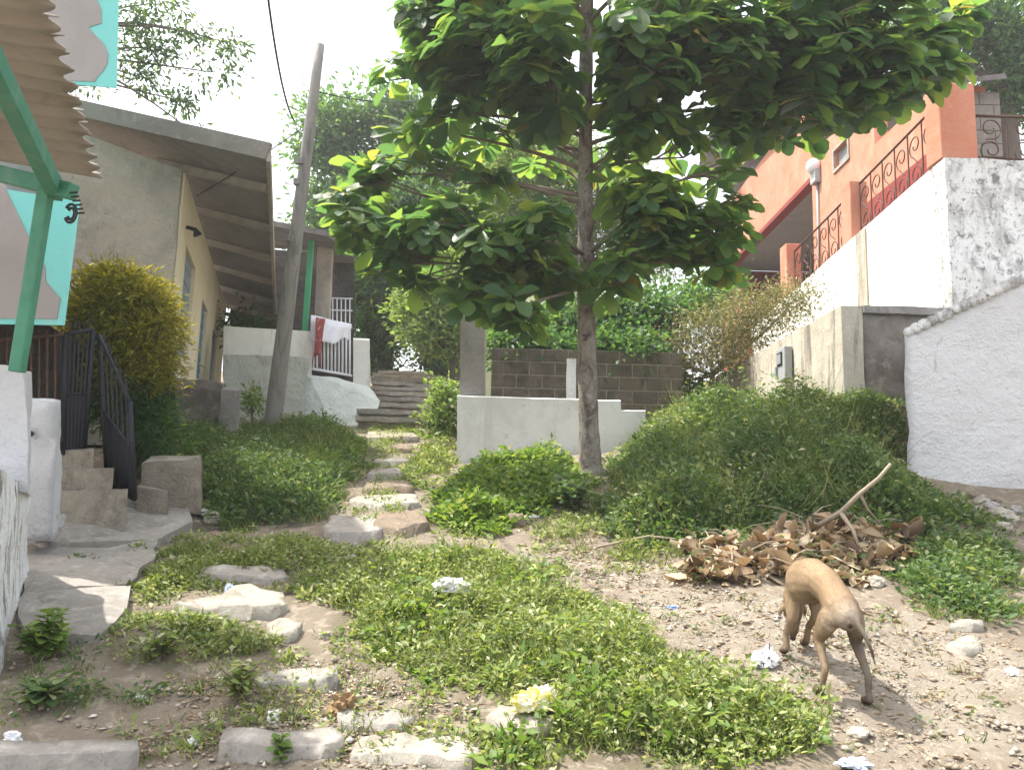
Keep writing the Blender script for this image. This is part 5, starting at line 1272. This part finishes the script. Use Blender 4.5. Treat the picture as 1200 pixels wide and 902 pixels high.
blob_tree('dark_tree', 'dark leafy tree standing beside the top of the stone steps, left of the sky gap', P(450, 445, 21), P(447, 420, 21), [(440, 360, 21, 24, 40, 40, 36), (438, 415, 21, 18, 26, 40, 22)], .15, 60, 'tree_leaf_dark', .4, .12)
blob_tree('shrub', 'dark shrub over the top of the stone steps, right of the sky gap', P(520, 455, 19), P(520, 440, 19), [(515, 428, 19, 24, 20, 40, 22), (490, 395, 19, 28, 16, 40, 14)], .13, 55, 'tree_leaf_dark', .32, .08, .5, cat='shrub')
blob_tree('fern', 'small green weed sprouting at the rubble wall end behind the pole', P(296, 490, 9.6), P(296, 480, 9.6), [(297, 468, 9.6, 12, 18, 14, 10)], .07, 34, 'tree_leaf_light', .15, .015, .4, cat='plant')

# ---------------------------------------------------------------- the almond tree in the middle
random.seed(5); rng = np.random.default_rng(11)
tb = G(692, 556)
at = thing('almond_tree', 'slim almond tree with big glossy leaves in spreading tiers, in the middle', 'tree', tb)
td = -(cam.matrix_world.inverted() @ tb).z
tp_ = [(694, 562, .145), (692, 545, .108), (690, 500, .094), (688, 430, .088), (687, 340, .083), (686, 250, .073), (686, 150, .066), (687, 50, .064), (689, -60, .055), (690, -190, .04), (690, -300, .02)]
tpts = [P(x, y, td + .0) + Vector((0, 0, -.03 if i == 0 else 0)) for i, (x, y, r) in enumerate(tp_)]
m = MB(); fine = []; fr_ = []
for i in range(len(tpts) - 1):
    for q in range(6):
        fine.append(tpts[i].lerp(tpts[i + 1], q / 6)); fr_.append((tp_[i][2] * (1 - q / 6) + tp_[i + 1][2] * q / 6) * (1 + .035 * math.sin(i * 5 + q * 2.2)))
m.tube(fine, fr_, 16).build('trunk', 'bark', at)
def trunk_at(py):
    for i in range(len(tp_) - 1):
        if tp_[i][1] >= py >= tp_[i + 1][1]:
            return tpts[i].lerp(tpts[i + 1], (tp_[i][1] - py) / (tp_[i][1] - tp_[i + 1][1]))
    return tpts[-1]
# (px, py, depth, rx, rz, ry (px), rosettes, trunk height py of its limb)
T = td
blobs = [(440, 262, T - .3, 42, 26, 60, 9, 330), (405, 235, T - .2, 26, 16, 40, 4, 330), (520, 262, T - .5, 55, 30, 70, 15, 330), (480, 310, T - .2, 40, 26, 50, 8, 335), (585, 300, T - .6, 52, 34, 70, 17, 335), (560, 345, T - .5, 36, 20, 50, 8, 335), (640, 262, T - .7, 44, 26, 70, 12, 300), (640, 318, T - .4, 40, 24, 50, 9, 320),
         (760, 232, T - .5, 48, 34, 70, 15, 300), (830, 262, T - .3, 46, 36, 60, 14, 310), (765, 288, T - .3, 52, 26, 60, 13, 315), (725, 320, T - .5, 34, 16, 50, 7, 320), (862, 236, T - .1, 16, 20, 30, 3, 310), (835, 310, T - .2, 24, 14, 30, 4, 315), (700, 205, T - .5, 28, 22, 50, 6, 290), (605, 360, T - .8, 30, 20, 40, 5, 335),
         (560, 70, T - .4, 66, 55, 80, 34, 150), (500, 30, T - .2, 34, 34, 60, 11, 140), (640, 75, T - .7, 66, 60, 90, 38, 150), (740, 65, T - .6, 78, 60, 90, 42, 150), (840, 60, T - .5, 76, 55, 90, 38, 140), (930, 60, T - .3, 72, 58, 90, 34, 140), (1015, 55, T - .3, 62, 55, 80, 26, 130), (1085, 60, T - .2, 46, 42, 60, 13, 130), (1120, 25, T - .2, 30, 26, 50, 6, 120),
         (930, 128, T - .1, 52, 28, 60, 13, 140), (1010, 118, T - .2, 44, 24, 60, 9, 140), (870, 140, T - .1, 40, 20, 50, 9, 150), (560, 150, T + .2, 60, 30, 60, 4, 180), (620, 160, T + .1, 36, 26, 50, 2, 190), (500, 185, T + .1, 40, 24, 50, 3, 230), (470, 90, T - .1, 18, 18, 40, 3, 140), (760, 145, T - .3, 54, 22, 60, 9, 170), (470, 205, T, 36, 22, 40, 4, 240), (545, 215, T, 40, 24, 40, 3, 230),
         (640, -60, T - .6, 140, 60, 130, 34, 40), (820, -70, T - .5, 150, 60, 130, 34, 30), (980, -60, T - .4, 110, 60, 110, 24, 40), (700, -190, T - .1, 110, 70, 110, 24, -60), (560, -60, T - .4, 60, 50, 80, 12, 30), (530, 0, T, 40, 40, 60, 8, 120),
         (590, 215, T + .3, 40, 26, 50, 2, 230), (650, 195, T + .3, 30, 34, 50, 2, 220), (720, 175, T, 34, 26, 50, 6, 200), (800, 185, T + .2, 34, 22, 50, 5, 200), (470, 150, T + .3, 26, 20, 40, 2, 200), (850, 200, T, 24, 20, 40, 4, 250), (420, 205, T, 20, 16, 30, 3, 300), (1060, 105, T - .1, 34, 22, 40, 6, 120), (520, 130, T - .2, 40, 20, 50, 4, 160)]
lm = MB(); RP = []; RD = []; RN = []; RL = []; RW = []
for (px, py, d, rx, rz, ry, nr, tpy) in blobs:
    c = P(px, py, d); s = d / FPX
    a0_ = trunk_at(tpy)
    path = tube_path(a0_, c, .10, 8)
    lr = .024 if tpy > 100 else .022
    lm.tube(path, [lr * (1 - .72 * q) for q in np.linspace(0, 1, 8)], 7)
    for i in range(int(nr * (1.12 if py > 170 else 1.4))):
        u = Vector(rand_dirs(1)[0]); k = random.random() ** .38
        q = c + Vector((u.x * rx * s, u.y * ry * s, u.z * rz * s)) * k
        if q.y < 2.2: continue
        qc = cam.matrix_world.inverted() @ q
        if qc.z > -T and abs(600 + qc.x / -qc.z * FPX - 688) < 26 and q.z > trunk_at(330).z: continue      # the trunk stays clear of leaves on this side
        lm.tube(tube_path(path[random.randint(4, 7)], q, .15, 5), [.011, .010, .009, .008, .006], 5, cap=False)
        ax = (Vector((0, 0, 1)) + Vector((u.x, u.y, u.z * .5)) * .55 + Vector(rand_dirs(1)[0]) * .35).normalized()
        nl = random.randint(7, 13); b1 = ax.orthogonal().normalized(); b2 = ax.cross(b1)
        ph = random.uniform(0, 6.28); big = random.uniform(.75, 1.15)
        for j in range(nl):
            g = ph + j * 2.39996; el = random.uniform(-.35, .55)
            dirv = (b1 * math.cos(g) + b2 * math.sin(g)) + ax * el + Vector((0, 0, -.22))
            RP.append(q + ax * random.uniform(-.05, .04)); RD.append(dirv); RN.append(ax + Vector(rand_dirs(1)[0]) * .25)
            RL.append(random.uniform(.17, .29) * big); RW.append(random.uniform(.9, 1.1))
lm.build('limb', 'branch_bark', at)
# the bare limb seen right of the trunk
MB().tube([trunk_at(318), P(720, 310, T - .1), P(748, 300, T - .15), P(772, 288, T - .2), P(792, 268, T - .25)], [.04, .034, .028, .022, .016], 8).build('bare_limb', 'dead_wood', at)
RP = np.array(RP); RD = np.array(RD); RN = np.array(RN); RL = np.array(RL); RW = np.array(RW)
st_p = RP + unit(RD) * .015
v, f = leaf_arrays(st_p, RD, RN, RL, RL * RW * .62, LEAF_BROAD)
link_mesh('crown', np_mesh('crown', v, f, True), 'almond_leaf', at)

# ================================================================== the dog
def make_dog():
    # own axes: x forward, y left, z up; ground at z = 0
    V = []; Rr = []; E = []
    def J(p, r, par=None):
        V.append(Vector(p)); Rr.append(r if isinstance(r, tuple) else (r, r)); i = len(V) - 1
        if par is not None: E.append((par, i))
        return i
    pel = J((0, 0, .430), (.082, .084))
    rump = J((-.07, 0, .42), (.062, .062), pel)
    loin = J((.10, 0, .465), (.074, .076), pel)
    mid = J((.20, .005, .480), (.084, .088), loin)
    rib = J((.30, .015, .455), (.094, .116), mid)
    ch = J((.40, .025, .41), (.086, .116), rib)
    nk0 = J((.475, .025, .345), (.056, .062), ch)
    nk1 = J((.520, .015, .265), (.044, .05), nk0)
    hd = J((.535, .005, .195), (.052, .054), nk1)
    st_ = J((.530, .000, .140), (.036, .036), hd)
    mz = J((.520, .002, .098), (.027, .026), st_)
    nz = J((.512, .004, .068), (.019, .018), mz)
    for s in (1, -1):
        e0_ = J((.525, .005 + s * .040, .240), (.014, .018), hd); e1_ = J((.535, .005 + s * .066, .205), (.010, .018), e0_); J((.545, .005 + s * .070, .165), .006, e1_)
    # hind legs
    def hind(s, hip, knee, hock, foot):
        a = J(hip, (.042, .066), pel); b = J(((Vector(hip) + Vector(knee)) / 2), (.036, .054), a)
        c = J(knee, (.026, .035), b); d = J(((Vector(knee) * .45 + Vector(hock) * .55)), (.019, .024), c)
        e = J(hock, (.016, .021), d); g = J(((Vector(hock) + Vector(foot)) / 2 + Vector((.004, 0, 0))), (.0145, .016), e)
        h = J(Vector(foot) + Vector((0, 0, .035)), .0165, g); J(Vector(foot) + Vector((.035, 0, .018)), (.027, .02), h)
    hind(1, (.0, .060, .38), (.06, .072, .265), (-.03, .066, .150), (-.01, .066, 0))
    hind(-1, (-.01, -.062, .38), (.02, -.092, .265), (-.09, -.110, .150), (-.10, -.125, 0))
    def fore(s, sh, elb, wr, foot, paw):
        a = J(sh, (.044, .055), ch); b = J(elb, (.030, .034), a); c = J(((Vector(elb) + Vector(wr)) / 2), (.020, .023), b)
        d = J(wr, (.017, .019), c); e = J(Vector(foot) + Vector((0, 0, .03)), .018, d); J(Vector(paw), (.025, .019), e)
    fore(1, (.42, .065, .325), (.365, .075, .235), (.425, .078, .115), (.405, .078, .015), (.435, .080, .018))
    fore(-1, (.43, -.06, .325), (.40, -.07, .235), (.50, -.072, .125), (.515, -.072, 0), (.545, -.072, .018))
    # tail hanging down behind the right thigh
    t0 = J((-.118, -.012, .43), .017, rump); t1 = J((-.160, -.045, .37), .0105, t0); t2 = J((-.175, -.075, .30), .008, t1); J((-.170, -.095, .24), .004, t2)
    # closed tapered limbs and joints, fused into one skin and smoothed
    B = bmesh.new()
    def ring_solid(a_, b_, ra, rb):
        d = (b_ - a_).normalized(); sd_ = Vector((0, 1, 0)) - d * d.y
        if sd_.length < .3: sd_ = Vector((1, 0, 0)) - d * d.x
        sd_.normalize(); u_ = d.cross(sd_); N_ = 14; rings = []
        for q_, r_ in ((a_, ra), (a_.lerp(b_, .5), ((ra[0] + rb[0]) / 2, (ra[1] + rb[1]) / 2)), (b_, rb)):
            rings.append([B.verts.new(q_ + sd_ * (r_[0] * math.cos(k * 2 * math.pi / N_)) + u_ * (r_[1] * math.sin(k * 2 * math.pi / N_))) for k in range(N_)])
        fs = [B.faces.new(rings[0]), B.faces.new(rings[-1][::-1])]
        for r0_, r1_ in zip(rings, rings[1:]):
            for k in range(N_): fs.append(B.faces.new([r0_[k], r1_[k], r1_[(k + 1) % N_], r0_[(k + 1) % N_]]))
        bmesh.ops.recalc_face_normals(B, faces=fs)
    for i, j in E: ring_solid(V[i], V[j], Rr[i], Rr[j])
    for q_, r_ in zip(V, Rr):
        s_ = bmesh.ops.create_icosphere(B, subdivisions=2, radius=1.0)['verts']
        m_ = sum(r_) / 2
        for v_ in s_: v_.co = Vector((v_.co.x * m_, v_.co.y * r_[0], v_.co.z * r_[1])) + q_
    me = bpy.data.meshes.new('dog_skin'); B.to_mesh(me); B.free()
    tmp = bpy.data.objects.new('dog_tmp', me); COL.objects.link(tmp)
    rm = tmp.modifiers.new('remesh', 'REMESH'); rm.mode = 'VOXEL'; rm.voxel_size = .006
    sm = tmp.modifiers.new('smooth', 'SMOOTH'); sm.factor = .5; sm.iterations = 9
    dg = bpy.context.evaluated_depsgraph_get(); dg.update()
    out = bpy.data.meshes.new_from_object(tmp.evaluated_get(dg))
    bpy.data.objects.remove(tmp)
    # coat: tan back, paler rump and inner legs, dark muzzle and paws
    co = np.zeros(len(out.vertices) * 3); out.vertices.foreach_get('co', co); co = co.reshape(-1, 3)
    x, y, z = co.T
    tan = np.array([.345, .25, .155]); cream = np.array([.34, .285, .22]); grey = np.array([.175, .155, .135]); dark = np.array([.035, .025, .02]); rust = np.array([.28, .18, .115])
    c = np.tile(tan * .80, (len(co), 1))
    def mix(w, t):
        nonlocal c
        w = np.clip(w, 0, 1)[:, None]; c = c * (1 - w) + t * w
    mix(np.clip(1.3 - np.hypot(x - .13, (z - .40) * 1.1) / .12, 0, .75) * (np.abs(y) > .02), tan * .42)   # shade of the hollow flank put into the coat colour
    mix((-x + .02) * 9 * (z > .2), cream * .75)                    # pale breech
    mix(np.clip((z - .48) * 12, 0, .35) * (x < .1), rust)
    mix(np.clip((.40 - z) * 5, 0, .85) * (y < 0) * (x < .2), grey)
    mix(np.clip((.25 - z) * 5, 0, .4) * (y > 0), cream * .8)
    mix(np.clip((.36 - z) * 7, 0, .8) * (x > .05) * (x < .40) * (np.abs(y) < .06), cream)   # belly
    mix((.055 - z) * 30 * (x < .6), dark * 1.6)
    mix(np.clip(1 - np.hypot(y + .075, z - .29) / .07, 0, .7) * (x < .1), grey * .4)   # grey brindle inside the right thigh                    # paws
    mix(np.clip((.125 - z) * 14, 0, 1) * (x > .47) * (x < .60) * (np.abs(y) < .05) * (z > .05), dark)   # muzzle
    mix(np.clip(1 - np.hypot(np.hypot(x + .135, y - .016), (z - .40)) / .024, 0, 1) * 2, dark)
    ca = out.color_attributes.new('tint', 'FLOAT_COLOR', 'POINT')
    ca.data.foreach_set('color', np.concatenate([c, np.ones((len(c), 1))], 1).astype(np.float32).ravel())
    out.polygons.foreach_set('use_smooth', [True] * len(out.polygons)); out.materials.clear(); out.materials.append(M['dog_fur'])
    return out
gr_ = G(1016, 836); gl_ = G(966, 816)
yaw = RAD(92)
dog = bpy.data.objects.new('dog', make_dog()); COL.objects.link(dog)
Rz = Matrix.Rotation(yaw, 3, 'Z')
mid_ = (gr_ + gl_) / 2 - Rz @ Vector((-.06, -.02, 0))
dog.location = (mid_.x, mid_.y, zt(mid_.x, mid_.y) + .004)
slope = (zt(mid_.x + (Rz @ Vector((.4, 0, 0))).x, mid_.y + (Rz @ Vector((.4, 0, 0))).y) - zt(mid_.x, mid_.y)) / .4
dog.rotation_euler = (0, -math.atan(slope), yaw)
dog.scale = (.86, .86, .86)
tag(dog, 'lean tan short haired dog walking away with its head lowered to sniff the path', 'dog')
# short coat lying along the body
me = dog.data; nvv = len(me.vertices)
co = np.zeros(nvv * 3); me.vertices.foreach_get('co', co); co = co.reshape(-1, 3)
no = np.zeros(nvv * 3); me.vertices.foreach_get('normal', no); no = no.reshape(-1, 3)
tc_ = np.zeros(nvv * 4, dtype=np.float32); me.color_attributes['tint'].data.foreach_get('color', tc_); tc_ = tc_.reshape(-1, 4)
me.calc_loop_triangles(); tri = np.zeros(len(me.loop_triangles) * 3, dtype=np.int32); me.loop_triangles.foreach_get('vertices', tri); tri = tri.reshape(-1, 3)
ar = np.linalg.norm(np.cross(co[tri[:, 1]] - co[tri[:, 0]], co[tri[:, 2]] - co[tri[:, 0]]), axis=1); NF = 42000
pick = rng.choice(len(tri), NF, p=ar / ar.sum()); w = rng.dirichlet((1, 1, 1), NF)[:, :, None]
fp = (co[tri[pick]] * w).sum(1); fn = unit((no[tri[pick]] * w).sum(1)); fc = (tc_[tri[pick]] * w).sum(1)
fd = np.array([-1.0, 0, -.75]) + rng.normal(0, .28, (NF, 3)); fd = unit(fd - fn * (fd * fn).sum(1, keepdims=True)) + fn * rng.uniform(.12, .42, (NF, 1))
ln = rng.uniform(.006, .013, NF)
v, f = leaf_arrays(fp - fn * .0008, fd, fn, ln, np.full(NF, .0016), LEAF_BLADE)
fm = np_mesh('coat', v, f); fc[:, :3] *= rng.uniform(.72, 1.25, (NF, 1))
ca = fm.color_attributes.new('tint', 'FLOAT_COLOR', 'POINT'); ca.data.foreach_set('color', np.repeat(fc, 5, 0).astype(np.float32).ravel())
ct = bpy.data.objects.new('coat', fm); fm.materials.append(M['dog_fur']); COL.objects.link(ct); ct.parent = dog; ct['kind'] = 'stuff'
for s in (1, -1):
    e = bpy.data.objects.new('eye', bpy.data.meshes.new('eye')); bm = bmesh.new(); bmesh.ops.create_uvsphere(bm, u_segments=10, v_segments=8, radius=.009); bm.to_mesh(e.data); bm.free()
    e.data.materials.append(M['dog_eye']); COL.objects.link(e); e.parent = dog; e.location = (.556, .004 + s * .034, .165)
e = bpy.data.objects.new('nose', bpy.data.meshes.new('nose')); bm = bmesh.new(); bmesh.ops.create_uvsphere(bm, u_segments=10, v_segments=8, radius=.016); bm.to_mesh(e.data); bm.free()
e.data.materials.append(M['dog_nose']); COL.objects.link(e); e.parent = dog; e.location = (.509, .005, .056)

bpy.context.view_layer.update()
